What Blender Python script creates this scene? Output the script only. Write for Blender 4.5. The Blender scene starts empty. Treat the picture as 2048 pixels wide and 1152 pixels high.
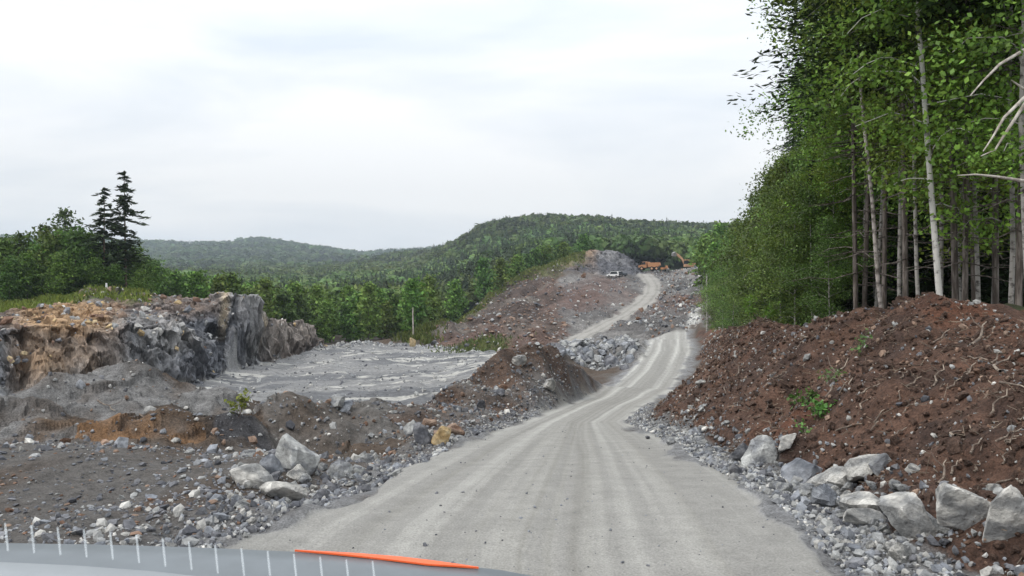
import bpy, bmesh, math, random
import numpy as np
from mathutils import Vector, Matrix
from mathutils.geometry import delaunay_2d_cdt
random.seed(7); rng = np.random.default_rng(7)
S = bpy.context.scene; COL = S.collection
PI = math.pi

# ------------------------------------------------------------------ camera, sky, sun, exposure
F, HZ, EYE = 1590.0, 540.0, 2.0                    # focal length in photo pixels, horizon row, eye height
cam = bpy.data.cameras.new('camera'); co = bpy.data.objects.new('camera', cam); COL.objects.link(co)
co.location = (0, 0, EYE); co.rotation_euler = (PI/2, 0, 0)
cam.sensor_width = 36; cam.lens = 36*F/2048; cam.shift_y = -(576-HZ)/2048
cam.clip_start = 0.05; cam.clip_end = 9000
S.camera = co
S.view_settings.view_transform = 'Standard'; S.view_settings.look = 'None'
S.view_settings.gamma = 1; S.view_settings.exposure = 0.14
SUN_EL, SUN_AZ = math.radians(52), math.radians(-112)   # azimuth clockwise from +Y
W = bpy.data.worlds.new('World'); S.world = W; W.use_nodes = True
nt = W.node_tree; N = nt.nodes; L = nt.links; N.clear()
def nd(tree, t, **kw):
    n = tree.nodes.new(t)
    for k, v in kw.items():
        if k.startswith('i_'): n.inputs[k[2:].replace('_', ' ')].default_value = v
        else: setattr(n, k, v)
    return n
out = nd(nt, 'ShaderNodeOutputWorld'); bg = nd(nt, 'ShaderNodeBackground'); bg.inputs[1].default_value = 0.1
sky = nd(nt, 'ShaderNodeTexSky'); sky.sky_type = 'NISHITA'; sky.sun_disc = False
sky.sun_elevation = SUN_EL; sky.sun_rotation = SUN_AZ; sky.dust_density = 3
tc = nd(nt, 'ShaderNodeTexCoord'); mp = nd(nt, 'ShaderNodeMapping'); mp.inputs['Scale'].default_value = (1.0, 1.0, 4.5)
L.new(tc.outputs['Generated'], mp.inputs['Vector'])
no = nd(nt, 'ShaderNodeTexNoise', i_Scale=1.7, i_Detail=6, i_Roughness=.5, i_Distortion=.35); L.new(mp.outputs[0], no.inputs['Vector'])
cr = nd(nt, 'ShaderNodeValToRGB'); L.new(no.outputs['Fac'], cr.inputs[0])
cr.color_ramp.elements[0].position = .36; cr.color_ramp.elements[0].color = (6.7, 7.3, 8.0, 1)
cr.color_ramp.elements[1].position = .62; cr.color_ramp.elements[1].color = (9.2, 9.3, 9.4, 1)
sx = nd(nt, 'ShaderNodeSeparateXYZ'); L.new(tc.outputs['Generated'], sx.inputs[0])
mr = nd(nt, 'ShaderNodeMapRange'); mr.inputs['From Min'].default_value = .10; mr.inputs['From Max'].default_value = .75
mr.inputs['To Min'].default_value = 1.0; mr.inputs['To Max'].default_value = 1.95; L.new(sx.outputs['Z'], mr.inputs['Value'])
mul = nd(nt, 'ShaderNodeVectorMath', operation='SCALE'); L.new(cr.outputs[0], mul.inputs[0]); L.new(mr.outputs[0], mul.inputs['Scale'])
mx = nd(nt, 'ShaderNodeMix', data_type='RGBA'); mx.inputs['Factor'].default_value = .9
L.new(sky.outputs[0], mx.inputs['A']); L.new(mul.outputs[0], mx.inputs['B'])
L.new(mx.outputs['Result'], bg.inputs[0]); L.new(bg.outputs[0], out.inputs[0])
sl = bpy.data.lights.new('sun', 'SUN'); sl.energy = 1.35; sl.angle = math.radians(11); sl.color = (1, .96, .9)
so = bpy.data.objects.new('sun', sl); COL.objects.link(so)
sd = Vector((math.sin(SUN_AZ)*math.cos(SUN_EL), math.cos(SUN_AZ)*math.cos(SUN_EL), math.sin(SUN_EL)))
so.rotation_euler = sd.to_track_quat('Z', 'Y').to_euler(); so.location = sd*50
S.cycles.max_bounces = 6; S.cycles.diffuse_bounces = 3; S.cycles.transparent_max_bounces = 8

# ------------------------------------------------------------------ helpers
def tag(o, label=None, cat=None, group=None, kind=None):
    for k, v in (('label', label), ('category', cat), ('group', group), ('kind', kind)):
        if v: o[k] = v
    return o
def link(name, me, mat=None, parent=None, loc=None, rot=None, sc=None):
    o = bpy.data.objects.new(name, me); COL.objects.link(o)
    if mat is not None and me is not None:
        if not me.materials: me.materials.append(mat)
    if parent: o.parent = parent
    if loc is not None: o.location = loc
    if rot is not None: o.rotation_euler = rot
    if sc is not None: o.scale = sc if hasattr(sc, '__len__') else (sc, sc, sc)
    return o
def empty(name, loc, rz=0, sc=1): return link(name, None, loc=loc, rot=(0, 0, rz), sc=sc)
def np_mesh(name, v, faces, col=None, smooth=False):
    """faces: (n,k) int array; col: (nv,3)"""
    me = bpy.data.meshes.new(name); v = np.asarray(v, np.float32); f = np.asarray(faces, np.int32)
    me.vertices.add(len(v)); me.vertices.foreach_set('co', v.ravel())
    n, k = f.shape
    me.loops.add(n*k); me.loops.foreach_set('vertex_index', f.ravel())
    me.polygons.add(n); me.polygons.foreach_set('loop_start', np.arange(0, n*k, k, dtype=np.int32))
    if col is not None:
        a = me.color_attributes.new('Col', 'FLOAT_COLOR', 'POINT')
        c = np.ones((len(v), 4), np.float32); c[:, :3] = col; a.data.foreach_set('color', c.ravel())
    me.polygons.foreach_set('use_smooth', np.full(n, smooth, dtype=bool))
    me.update(calc_edges=True); me.validate()
    return me
_perm = rng.permutation(256).astype(np.int64); _val = rng.random(256)*2-1
def _h(ix, iy, iz): return _perm[(_perm[(_perm[ix & 255]+iy) & 255]+iz) & 255]
def noise(x, y, z=0.0, seed=0):
    x = np.asarray(x, float)+seed*17.31; y = np.asarray(y, float)+seed*5.77; z = np.asarray(z, float)+np.zeros_like(x)
    ix, iy, iz = (np.floor(a).astype(np.int64) for a in (x, y, z))
    fx, fy, fz = x-ix, y-iy, z-iz
    fx, fy, fz = (f*f*f*(f*(f*6-15)+10) for f in (fx, fy, fz))
    r = 0
    for dx in (0, 1):
        for dy in (0, 1):
            for dz in (0, 1):
                r = r+_val[_h(ix+dx, iy+dy, iz+dz)]*(fx if dx else 1-fx)*(fy if dy else 1-fy)*(fz if dz else 1-fz)
    return r
def fbm(x, y, z=0.0, o=4, seed=0, g=.5):
    r, a, s = 0, 1, 1
    for i in range(o):
        r = r+a*noise(x*s, y*s, np.asarray(z)*s, seed+i*3); a *= g; s *= 2.03
    return r
def cells(x, y, z, seed=0):
    """one randomly offset and tilted plane per cell: flat fracture faces"""
    ix, iy, iz = (np.floor(a).astype(np.int64) for a in (x, y, z))
    best = np.full(x.shape, 9e9); val = np.zeros(x.shape)
    for dx in (-1, 0, 1):
        for dy in (-1, 0, 1):
            for dz in (-1, 0, 1):
                h = _h(ix+dx+seed, iy+dy, iz+dz)
                px = ix+dx+.5+.45*_val[h]; py = iy+dy+.5+.45*_val[(h*7+3) & 255]; pz = iz+dz+.5+.45*_val[(h*13+5) & 255]
                d = (px-x)**2+(py-y)**2+(pz-z)**2
                m = d < best; best[m] = d[m]; val[m] = (_val[(h*31+11) & 255]+1.3*((x-px)*_val[(h*3+1) & 255]+(y-py)*_val[(h*5+2) & 255]+(z-pz)*_val[(h*11+7) & 255]))[m]
    return val
def itp(x, tab):
    t = np.array(tab, float); return np.interp(x, t[:, 0], t[:, 1])

# ------------------------------------------------------------------ materials
def pmat(name, col, rough=.6, metal=0, spec=.5):
    m = bpy.data.materials.new(name); m.use_nodes = True; b = m.node_tree.nodes['Principled BSDF']
    b.inputs['Base Color'].default_value = (*col, 1); b.inputs['Roughness'].default_value = rough
    b.inputs['Metallic'].default_value = metal; b.inputs['Specular IOR Level'].default_value = spec
    t = m.node_tree; n = nd(t, 'ShaderNodeTexNoise', i_Scale=14.0, i_Detail=5); c = nd(t, 'ShaderNodeTexCoord')
    t.links.new(c.outputs['Object'], n.inputs['Vector'])
    mm = nd(t, 'ShaderNodeMix', data_type='RGBA', blend_type='MULTIPLY'); mm.inputs['Factor'].default_value = 1
    r = nd(t, 'ShaderNodeMapRange'); r.inputs['To Min'].default_value = .75; r.inputs['To Max'].default_value = 1.2
    t.links.new(n.outputs['Fac'], r.inputs['Value']); mm.inputs['A'].default_value = (*col, 1)
    t.links.new(r.outputs[0], mm.inputs['B']); t.links.new(mm.outputs['Result'], b.inputs['Base Color'])
    return m
def earth_mat(name, sc=(6, 40), amp=(.5, .4), bump=(.25, .04), stretch=(1, 1, 1), rough=.95, facet=()):
    """Col attribute times two octaves of procedural mottling, with matching bump."""
    m = bpy.data.materials.new(name); m.use_nodes = True; t = m.node_tree; b = t.nodes['Principled BSDF']
    b.inputs['Roughness'].default_value = rough; b.inputs['Specular IOR Level'].default_value = .25
    at = nd(t, 'ShaderNodeAttribute', attribute_name='Col'); c = nd(t, 'ShaderNodeTexCoord')
    mpn = nd(t, 'ShaderNodeMapping'); mpn.inputs['Scale'].default_value = stretch; t.links.new(c.outputs['Object'], mpn.inputs['Vector'])
    cur = at.outputs['Color']; nrm = None
    for fs, fa in facet:                             # flat fracture faces: one tilt per cell
        v = nd(t, 'ShaderNodeTexVoronoi', i_Scale=float(fs)); t.links.new(mpn.outputs[0], v.inputs['Vector'])
        s0 = nd(t, 'ShaderNodeVectorMath', operation='SUBTRACT'); t.links.new(v.outputs['Color'], s0.inputs[0]); s0.inputs[1].default_value = (.5, .5, .5)
        if nrm is None: nrm = nd(t, 'ShaderNodeNewGeometry').outputs['Normal']
        s1 = nd(t, 'ShaderNodeVectorMath', operation='MULTIPLY_ADD'); t.links.new(s0.outputs[0], s1.inputs[0]); s1.inputs[1].default_value = (fa, fa, fa); t.links.new(nrm, s1.inputs[2])
        s2 = nd(t, 'ShaderNodeVectorMath', operation='NORMALIZE'); t.links.new(s1.outputs[0], s2.inputs[0]); nrm = s2.outputs[0]
        sp = nd(t, 'ShaderNodeSeparateColor'); t.links.new(v.outputs['Color'], sp.inputs[0]); r = nd(t, 'ShaderNodeMapRange'); r.inputs['To Min'].default_value = .78; r.inputs['To Max'].default_value = 1.22; t.links.new(sp.outputs[1], r.inputs['Value'])
        k = nd(t, 'ShaderNodeVectorMath', operation='SCALE'); t.links.new(cur, k.inputs[0]); t.links.new(r.outputs[0], k.inputs['Scale']); cur = k.outputs[0]
    for i in range(2):
        n = nd(t, 'ShaderNodeTexNoise', i_Scale=float(sc[i]), i_Detail=8, i_Roughness=.65)
        t.links.new(mpn.outputs[0], n.inputs['Vector'])
        r = nd(t, 'ShaderNodeMapRange'); r.inputs['From Min'].default_value = .28; r.inputs['From Max'].default_value = .72
        r.inputs['To Min'].default_value = 1-amp[i]; r.inputs['To Max'].default_value = 1+amp[i]
        t.links.new(n.outputs['Fac'], r.inputs['Value'])
        k = nd(t, 'ShaderNodeVectorMath', operation='SCALE'); t.links.new(cur, k.inputs[0]); t.links.new(r.outputs[0], k.inputs['Scale']); cur = k.outputs[0]
        bp = nd(t, 'ShaderNodeBump', i_Strength=1.0, i_Distance=bump[i]); t.links.new(n.outputs['Fac'], bp.inputs['Height'])
        if nrm: t.links.new(nrm, bp.inputs['Normal'])
        nrm = bp.outputs[0]
    t.links.new(cur, b.inputs['Base Color']); t.links.new(nrm, b.inputs['Normal'])
    return m
def leaf_mat(name, trans=.35, rough=.5, spec=.3):
    m = bpy.data.materials.new(name); m.use_nodes = True; t = m.node_tree; b = t.nodes['Principled BSDF']
    b.inputs['Roughness'].default_value = rough; b.inputs['Specular IOR Level'].default_value = spec
    at = nd(t, 'ShaderNodeAttribute', attribute_name='Col'); oi = nd(t, 'ShaderNodeObjectInfo')
    hs = nd(t, 'ShaderNodeHueSaturation'); r = nd(t, 'ShaderNodeMapRange'); r.inputs['To Min'].default_value = .75; r.inputs['To Max'].default_value = 1.3
    t.links.new(oi.outputs['Random'], r.inputs['Value']); t.links.new(r.outputs[0], hs.inputs['Value'])
    r2 = nd(t, 'ShaderNodeMapRange'); r2.inputs['To Min'].default_value = .48; r2.inputs['To Max'].default_value = .515
    t.links.new(oi.outputs['Random'], r2.inputs['Value']); t.links.new(r2.outputs[0], hs.inputs['Hue'])
    t.links.new(at.outputs['Color'], hs.inputs['Color']); t.links.new(hs.outputs[0], b.inputs['Base Color'])
    tr = nd(t, 'ShaderNodeBsdfTranslucent'); t.links.new(hs.outputs[0], tr.inputs['Color'])
    mix = nd(t, 'ShaderNodeMixShader'); mix.inputs[0].default_value = trans
    t.links.new(b.outputs[0], mix.inputs[1]); t.links.new(tr.outputs[0], mix.inputs[2]); t.links.new(mix.outputs[0], t.nodes['Material Output'].inputs[0])
    return m
def bark_mat(name, c1, c2, scale=(14, 14, 2), pos=(.45, .6)):
    m = bpy.data.materials.new(name); m.use_nodes = True; t = m.node_tree; b = t.nodes['Principled BSDF']; b.inputs['Roughness'].default_value = .9
    c = nd(t, 'ShaderNodeTexCoord'); mpn = nd(t, 'ShaderNodeMapping'); mpn.inputs['Scale'].default_value = scale
    n = nd(t, 'ShaderNodeTexNoise', i_Scale=1.0, i_Detail=6, i_Roughness=.6); r = nd(t, 'ShaderNodeValToRGB')
    t.links.new(c.outputs['Object'], mpn.inputs[0]); t.links.new(mpn.outputs[0], n.inputs['Vector']); t.links.new(n.outputs['Fac'], r.inputs[0])
    r.color_ramp.elements[0].position = pos[0]; r.color_ramp.elements[0].color = (*c1, 1); r.color_ramp.elements[1].position = pos[1]; r.color_ramp.elements[1].color = (*c2, 1)
    t.links.new(r.outputs[0], b.inputs['Base Color'])
    bp = nd(t, 'ShaderNodeBump', i_Distance=.02); t.links.new(n.outputs['Fac'], bp.inputs['Height']); t.links.new(bp.outputs[0], b.inputs['Normal'])
    return m
M_road = earth_mat('road dust', (3.5, 55), (.14, .30), (.03, .012))
M_soil = earth_mat('brown soil', (4, 30), (.5, .6), (.13, .035))
M_gravel = earth_mat('grey gravel', (7, 45), (.4, .5), (.08, .03))
M_rockface = earth_mat('rock face', (.8, 5.0), (.3, .4), (.2, .10), stretch=(1.3, 1.3, .6), facet=((.55, 1.0), (1.7, 1.3)))
M_floor = earth_mat('quarry floor', (1.1, 9.0), (.3, .55), (.15, .08), stretch=(.45, 1.6, 1))
M_spoil = earth_mat('spoil slope', (.6, 4.0), (.45, .6), (.6, .25))
M_hill = earth_mat('forest floor', (.1, 1.0), (.3, .4), (.4, .2))
M_stone = earth_mat('blasted stone', (2.6, 16), (.35, .35), (.05, .025), rough=.85, facet=((3.0, .35),))
M_leaf = leaf_mat('leaves', .35); M_needle = leaf_mat('needles', .12, .7, .15); M_wood = leaf_mat('woodland', .25, .6, .2)
B_birch = bark_mat('birch bark', (.06, .05, .045), (.33, .31, .285), (5, 5, 7), (.36, .5))
B_dark = bark_mat('spruce bark', (.07, .055, .045), (.2, .17, .15))
B_pine = bark_mat('pine bark', (.10, .07, .05), (.2, .13, .09))
B_dead = bark_mat('dead wood', (.3, .26, .22), (.58, .54, .48), (6, 6, 2))
B_stick = bark_mat('peeled wood', (.12, .09, .07), (.34, .28, .22), (4, 4, 9))

# ------------------------------------------------------------------ terrain: surveyed break lines, triangulated, then refined
WS = 800.0
PTS, EDG = [], []                                   # (u, ln D * WS, z)
def line(pts):
    i0 = len(PTS)
    for i, (u, D, z) in enumerate(pts):
        PTS.append((u, math.log(D)*WS, z))
        if i: EDG.append((i0+i-1, i0+i))
def pv(*a): line([(u, D, EYE-(v-HZ)/F*D) for u, v, D in a])     # by sight line and distance
def pz(*a): line([(u, D, z) for u, D, z in a])                    # by direction, distance, height
def pw(*a): line([(1024+x/D*F, D, z) for x, D, z in a])           # by ground position, height
ZR = [(0, 0), (4, -.02), (6, -.1), (8, -.27), (10, -.5), (14, -1.1), (18, -1.65), (22, -2.2), (30, -3.1), (40, -4.0), (55, -4.9), (70, -5.1), (85, -5.4), (95, -6.5), (105, -7.6)]
XL = [(0, -2.2), (6, -2.09), (8, -1.72), (10, -1.4), (14, -.95), (18, -.3), (22, .35), (30, 2.05), (40, 4.75), (55, 8.27), (70, 11.8), (85, 14.7), (105, 19)]
XR = [(0, 2.25), (6, 2.3), (8, 2.4), (10, 2.5), (14, 2.8), (18, 2.95), (22, 3.1), (30, 4.95), (40, 8.2), (55, 11.97), (70, 15.7), (85, 18.9), (105, 23)]
TOE = [(0, 3.2), (6, 3.2), (10, 3.3), (14, 3.45), (18, 3.6), (22, 3.85), (30, 5.6), (40, 9.0), (55, 12.9), (70, 16.7), (85, 20.2), (105, 24.3)]
CRX = [(0, 6.3), (10, 6.5), (17.3, 6.5), (21.7, 6.9), (26, 8.0), (32, 9.7), (42, 12.4), (55, 15.6), (70, 18.7), (85, 21.7), (105, 26)]
CRZ = [(0, 1.5), (9, 1.42), (10.6, 1.45), (12.2, 1.68), (13.2, 1.58), (14.3, 1.15), (15.6, 1.32), (17.3, .98), (21.7, .55), (26, .2), (32, -.25), (42, -.98), (55, -2.0), (70, -3.1), (85, -4.2), (105, -6)]
DS = [2.2, 3, 4, 5, 6, 7, 8, 9, 10, 12, 14, 16, 18, 20, 22, 25, 28, 31, 35, 40, 47, 55, 62, 70, 78, 85, 92, 100]
z_ = lambda D: float(itp(D, ZR))
pw(*[(itp(D, XL), D, z_(D)) for D in DS]); pw(*[(itp(D, XR), D, z_(D)) for D in DS])
pw(*[(itp(D, TOE), D, z_(D)+.06) for D in DS])
DC = [2.2, 4, 6, 8, 9, 9.8, 10.6, 11.4, 12.2, 13.2, 14.3, 15.0, 15.6, 16.5, 17.3, 19, 21.7, 26, 32, 42, 55, 70, 85, 100]
pw(*[(itp(D, CRX), D, itp(D, CRZ)) for D in DC])
pw(*[(itp(D, CRX)+1.3, D, itp(D, CRZ)-.35) for D in DC])
pw(*[(itp(D, CRX)+9, D, itp(D, CRZ)-.2+.01*D) for D in DC[2:]])
pw(*[(itp(D, CRX)+30, D, itp(D, CRZ)+1) for D in (10, 20, 40, 70, 100)])
# left shoulder
pw((-12, 2.2, .1), (-12, 4, .1)); pw((-5, 2.2, -.05), (-5, 4, -.05)); pw((-2.9, 6, -.18), (-5, 6, -.12), (-10, 6, .05))
pw((-2.4, 8, -.38), (-5, 8, -.35), (-10, 8, -.15)); pw((-2.1, 10, -.6), (-5, 10, -.52), (-11, 10, -.3)); pw((-1.9, 12, -.88), (-4.5, 12, -.78), (-8, 12, -.62), (-15, 12, -.3))
# low mound with the dark cut face
pv((110, 905, 13.2), (250, 910, 13.35), (380, 908, 13.5), (480, 904, 13.7), (552, 892, 14.1))
pv((165, 846, 14.0), (255, 806, 14.2), (330, 793, 14.4), (400, 788, 14.6), (462, 780, 14.8), (500, 802, 14.9), (540, 852, 14.7))
pz((190, 16, -1.15), (350, 16.4, -1.05), (490, 16.4, -1.15))
# taller mound behind it
pv((-250, 900, 13.3), (0, 880, 14.0), (80, 862, 14.8)); pv((-250, 840, 15.4), (0, 838, 15.6), (60, 795, 16.8), (130, 765, 18), (200, 737, 19), (255, 727, 19.5), (310, 736, 20), (345, 757, 20), (400, 790, 19))
pz((-300, 26, -4), (0, 26, -4), (200, 28, -4.6), (400, 26, -4))
# rubble shelf and the brown heap
pv((512, 806, 18), (600, 800, 19), (700, 806, 20), (780, 800, 21.5), (840, 793, 23), (900, 775, 25.5), (930, 757, 27.5), (960, 738, 29), (1000, 712, 30), (1040, 695, 31), (1075, 690, 32), (1110, 697, 33), (1140, 720, 34.5), (1175, 748, 36.5), (1210, 772, 38.6))
pv((560, 850, 16), (700, 868, 15.8), (800, 860, 17.2), (870, 850, 18.5))
pz((500, 27, -4.2), (650, 28, -4.4), (800, 30, -4.6), (900, 33, -5), (1000, 38, -5.2), (1075, 41, -5), (1140, 43, -4.8), (1195, 45, -4.6))
# side track, blast-rock pile
pv((1185, 775, 47.5), (1190, 747, 58), (1250, 745, 56)); pv((1090, 712, 62), (1130, 722, 61), (1200, 738, 60.5), (1262, 735, 60)); pv((1100, 704, 80), (1140, 698, 78), (1200, 690, 76), (1250, 686, 76), (1285, 684, 77))
pz((1110, 95, -7.4), (1200, 92, -6.8), (1290, 94, -6.6))
# quarry floor
pz((-300, 44, -6.6), (300, 45, -6.3), (500, 45, -6.1), (700, 45, -6.1), (900, 46, -6.2), (1050, 50, -6))
pv((480, 800, 52), (700, 790, 52), (900, 776, 52)); pv((520, 758, 70), (700, 742, 74), (880, 735, 74)); pv((600, 718, 92), (720, 708, 96), (880, 712, 92))
pv((645, 692, 112), (720, 685, 116), (820, 690, 116), (900, 697, 107), (950, 706, 98), (1050, 700, 92))
# left rock outcrop: foot, lower lip, upper crest, plateau
pv((-300, 840, 46), (0, 830, 48), (100, 805, 51.5), (200, 792, 55), (300, 781, 58), (380, 772, 61), (450, 745, 72.5), (520, 727, 84), (600, 703, 100), (645, 692, 110))
pv((-300, 670, 49), (0, 657, 50.5), (60, 648, 53.5), (130, 641, 56), (215, 668, 57.5), (262, 654, 59.5), (330, 646, 62), (362, 656, 64), (392, 680, 67), (425, 676, 73))
pv((-300, 650, 64), (0, 640, 62), (90, 632, 64), (200, 640, 66), (330, 625, 71), (420, 622, 76))
pv((-300, 620, 76), (0, 615, 76), (100, 612, 76), (130, 600, 76.5), (180, 583, 78), (270, 588, 79), (350, 598, 81), (425, 604, 82), (440, 598, 77.5), (470, 580, 78.5), (495, 582, 80.5), (530, 630, 87.5), (570, 636, 96), (600, 640, 103), (622, 672, 109.5))
pz((-500, 95, -1), (0, 92, -1.2), (200, 92, -1.0), (300, 95, -2), (400, 97, -4), (470, 96, -5), (520, 104, -7.5), (640, 119, -9.5))
# red-brown slope, far cutting, far haul road
pv((830, 692, 117.5), (900, 698, 108.5), (955, 705, 99.5), (1050, 698, 94.5), (1118, 692, 98))
pv((835, 668, 122), (900, 647, 138), (950, 627, 150), (978, 596, 165), (1040, 552, 185), (1100, 527, 196), (1150, 507, 202), (1190, 497, 206), (1230, 500, 208), (1262, 518, 210), (1285, 543, 212))
pv((1000, 650, 120), (1080, 620, 140), (1110, 580, 165)); pv((1140, 566, 180), (1200, 551, 192), (1275, 549, 197)); pv((1150, 620, 142), (1160, 590, 160), (1185, 563, 178), (1260, 562, 183))
pv((1288, 549, 198), (1310, 543, 206), (1345, 542, 206), (1400, 545, 202))
FR = [(1105, 706, 96), (1130, 692, 101), (1165, 673, 110), (1200, 655, 120), (1235, 637, 131), (1265, 621, 142), (1290, 603, 154), (1304, 586, 166), (1306, 572, 177), (1298, 558, 190), (1290, 549, 198)]
FRX = [((u-1024)/F*D, D, EYE-(v-HZ)/F*D) for u, v, D in FR]
for s in (-1, 1):
    l = []
    for i, (x, y, z) in enumerate(FRX):
        a, b = FRX[max(i-1, 0)], FRX[min(i+1, len(FRX)-1)]; tx, ty = b[0]-a[0], b[1]-a[1]; k = math.hypot(tx, ty); hw = 1.4 if y < 145 else 1.9
        l.append((x+s*hw*ty/k, y-s*hw*tx/k, z))
    pw(*l)
pz((1340, 97, -6.8), (1395, 100, -5.6)); pv((1325, 640, 125), (1350, 600, 150), (1375, 572, 170), (1392, 535, 195), (1440, 528, 196)); pv((1395, 628, 112), (1420, 600, 130), (1450, 570, 160))
pz((900, 168, -11), (980, 192, -9), (1050, 216, -6), (1150, 236, 0), (1260, 240, 0), (1345, 236, -3), (1420, 236, -2))
# valley and hills
pz((-1000, 135, -4), (0, 135, -6), (300, 135, -9), (640, 140, -11), (830, 140, -10.8))
pz((-1000, 230, -12), (0, 230, -14), (640, 230, -14.5), (900, 235, -14)); pz((1500, 150, 0), (2000, 120, 4), (3000, 100, 6)); pz((1500, 236, 2), (2000, 236, 8), (3000, 236, 12))
pz((-1000, 450, -8), (0, 450, -11), (640, 450, -14), (880, 450, -9), (1000, 450, 4), (1100, 450, 9), (1250, 450, 10), (1400, 450, 10), (1700, 450, 14), (3000, 450, 20))
pz((-1000, 800, 0), (0, 800, -3), (640, 800, -9), (780, 820, -3)); pv((820, 525, 850), (860, 520, 850), (900, 511, 840), (940, 491, 820), (1000, 457, 800), (1090, 447, 800), (1180, 453, 790), (1280, 462, 780), (1400, 472, 780), (1600, 470, 780), (3000, 480, 780))
pz((-1000, 1150, 5), (0, 1150, 4), (640, 1150, 2), (900, 1150, 10), (1100, 1150, 25), (3000, 1150, 20))
pv((-1000, 515, 1500), (0, 512, 1500), (300, 516, 1500), (520, 512, 1450), (640, 520, 1450), (760, 528, 1400), (860, 520, 1400), (1100, 515, 1500), (3000, 520, 1500))
pv((-1000, 484, 2000), (0, 480, 2000), (100, 483, 2000), (300, 491, 2000), (400, 496, 2000), (450, 494, 2000), (500, 487, 2000), (560, 486, 2000), (640, 497, 2000), (720, 511, 2000), (760, 509, 2000), (800, 506, 2000), (860, 503, 2000), (1000, 495, 2000), (3000, 500, 2000))
pz((-1000, 2600, 20), (1000, 2600, 20), (3000, 2600, 20))
pz((-1100, 2, .1), (-1100, 12, .2), (-1100, 30, -4), (-1100, 48, -6), (-1100, 52, -1.5), (-1100, 76, -.5), (-1100, 2700, 10)); pz((3300, 2, 1.5), (3300, 20, 2), (3300, 100, 6), (3300, 450, 20), (3300, 2700, 20)); pz((-1100, 2, .1), (1024, 2, 0), (3300, 2, 1.5))
cv, _, cf, ov, _, _ = delaunay_2d_cdt([Vector((p[0], p[1])) for p in PTS], EDG, [], 0, 1e-4)
cvz = np.zeros(len(cv)); cvx = np.array([(v.x, v.y) for v in cv]); pa = np.array(PTS)
for i, o in enumerate(ov):
    if o: cvz[i] = pa[o[0], 2]
    else:
        d = np.hypot(pa[:, 0]-cvx[i, 0], pa[:, 1]-cvx[i, 1]); k = np.argsort(d)[:3]; w = 1/(d[k]+1e-3); cvz[i] = (pa[k, 2]*w).sum()/w.sum()
def raster(us, ws):
    Z = np.full((len(ws), len(us)), np.nan)
    for f in cf:
        a, b, c = cvx[f[0]], cvx[f[1]], cvx[f[2]]
        i0, i1 = np.searchsorted(us, [min(a[0], b[0], c[0])-1e-6, max(a[0], b[0], c[0])+1e-6]); j0, j1 = np.searchsorted(ws, [min(a[1], b[1], c[1])-1e-6, max(a[1], b[1], c[1])+1e-6])
        if i1 <= i0 or j1 <= j0: continue
        X, Y = np.meshgrid(us[i0:i1], ws[j0:j1]); den = (b[1]-c[1])*(a[0]-c[0])+(c[0]-b[0])*(a[1]-c[1])
        if abs(den) < 1e-9: continue
        l1 = ((b[1]-c[1])*(X-c[0])+(c[0]-b[0])*(Y-c[1]))/den; l2 = ((c[1]-a[1])*(X-c[0])+(a[0]-c[0])*(Y-c[1]))/den; l3 = 1-l1-l2
        m = (l1 > -1e-6) & (l2 > -1e-6) & (l3 > -1e-6)
        Z[j0:j1, i0:i1][m] = (l1*cvz[f[0]]+l2*cvz[f[1]]+l3*cvz[f[2]])[m]
    return Z
def blur(A, n=1, ax=(0, 1)):
    for _ in range(n):
        for k in ax:
            P = np.concatenate([A.take([0], k), A, A.take([-1], k)], k)
            A = (P.take(range(0, A.shape[k]), k)+2*P.take(range(1, A.shape[k]+1), k)+P.take(range(2, A.shape[k]+2), k))/4
    return A
us = np.concatenate([np.arange(-1000, -80, 14), np.arange(-80, 660, 2.2), np.arange(660, 2130, 3.0), np.arange(2130, 3200, 14)])
segs = [(2.3, 6, .006), (6, 40, .0042), (40, 112, .0017), (112, 120, .003), (120, 236, .0042)]
wl = np.concatenate([np.arange(math.log(a), math.log(b), s) for a, b, s in segs])
U, LW = np.meshgrid(us, wl); D = np.exp(LW); X = (U-1024)/F*D; Y = D
Z0 = raster(us, wl*WS); Z = blur(Z0, 2)
V = HZ+(EYE-Z)/D*F
def inpoly(poly, jit=.0):
    """soft mask of a polygon given as (u, D); the outline is roughened by jit metres"""
    p = np.array([(a, math.log(b)) for a, b in poly]); x = U.copy(); y = LW.copy()
    if jit:
        x += jit*fbm(X*.45, Y*.45, 0, 3, 4)*F/D; y += jit*fbm(X*.45, Y*.45, 3.3, 3, 9)/D
    m = np.zeros(x.shape, bool); n = len(p)
    for i in range(n):
        (x1, y1), (x2, y2) = p[i], p[i-1]
        if y1 == y2: continue
        m ^= ((y1 > y) != (y2 > y)) & (x < (x2-x1)*(y-y1)/(y2-y1)+x1)
    return m.astype(float)
xl, xr, toe, crx = itp(D, XL), itp(D, XR), itp(D, TOE), itp(D, CRX)
jr = .3*fbm(X*.9, Y*.6, 0, 5, 2, .6)
R = {}
R['gravel_road'] = ((X > xl+jr*.8) & (X < xr+jr) & (D < 104)).astype(float)
d2 = np.full(D.shape, 9e9)
for (a, b) in zip(FRX[:-1], FRX[1:]):
    ex, ey = b[0]-a[0], b[1]-a[1]; t = np.clip(((X-a[0])*ex+(Y-a[1])*ey)/(ex*ex+ey*ey), 0, 1); d2 = np.minimum(d2, np.hypot(X-a[0]-t*ex, Y-a[1]-t*ey)*(1.7 if a[1] < 140 else 1.25))
R['haul_road'] = (d2+.5*fbm(X*.3, Y*.3, 0, 3, 5) < 2.4).astype(float)
R['soil_bank'] = ((X > toe+jr) & (X < crx+1.5+jr*2) & (D < 100)).astype(float)
R['forest_floor'] = ((X > crx+1.5+jr*2) & (D < 200)).astype(float)
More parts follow.
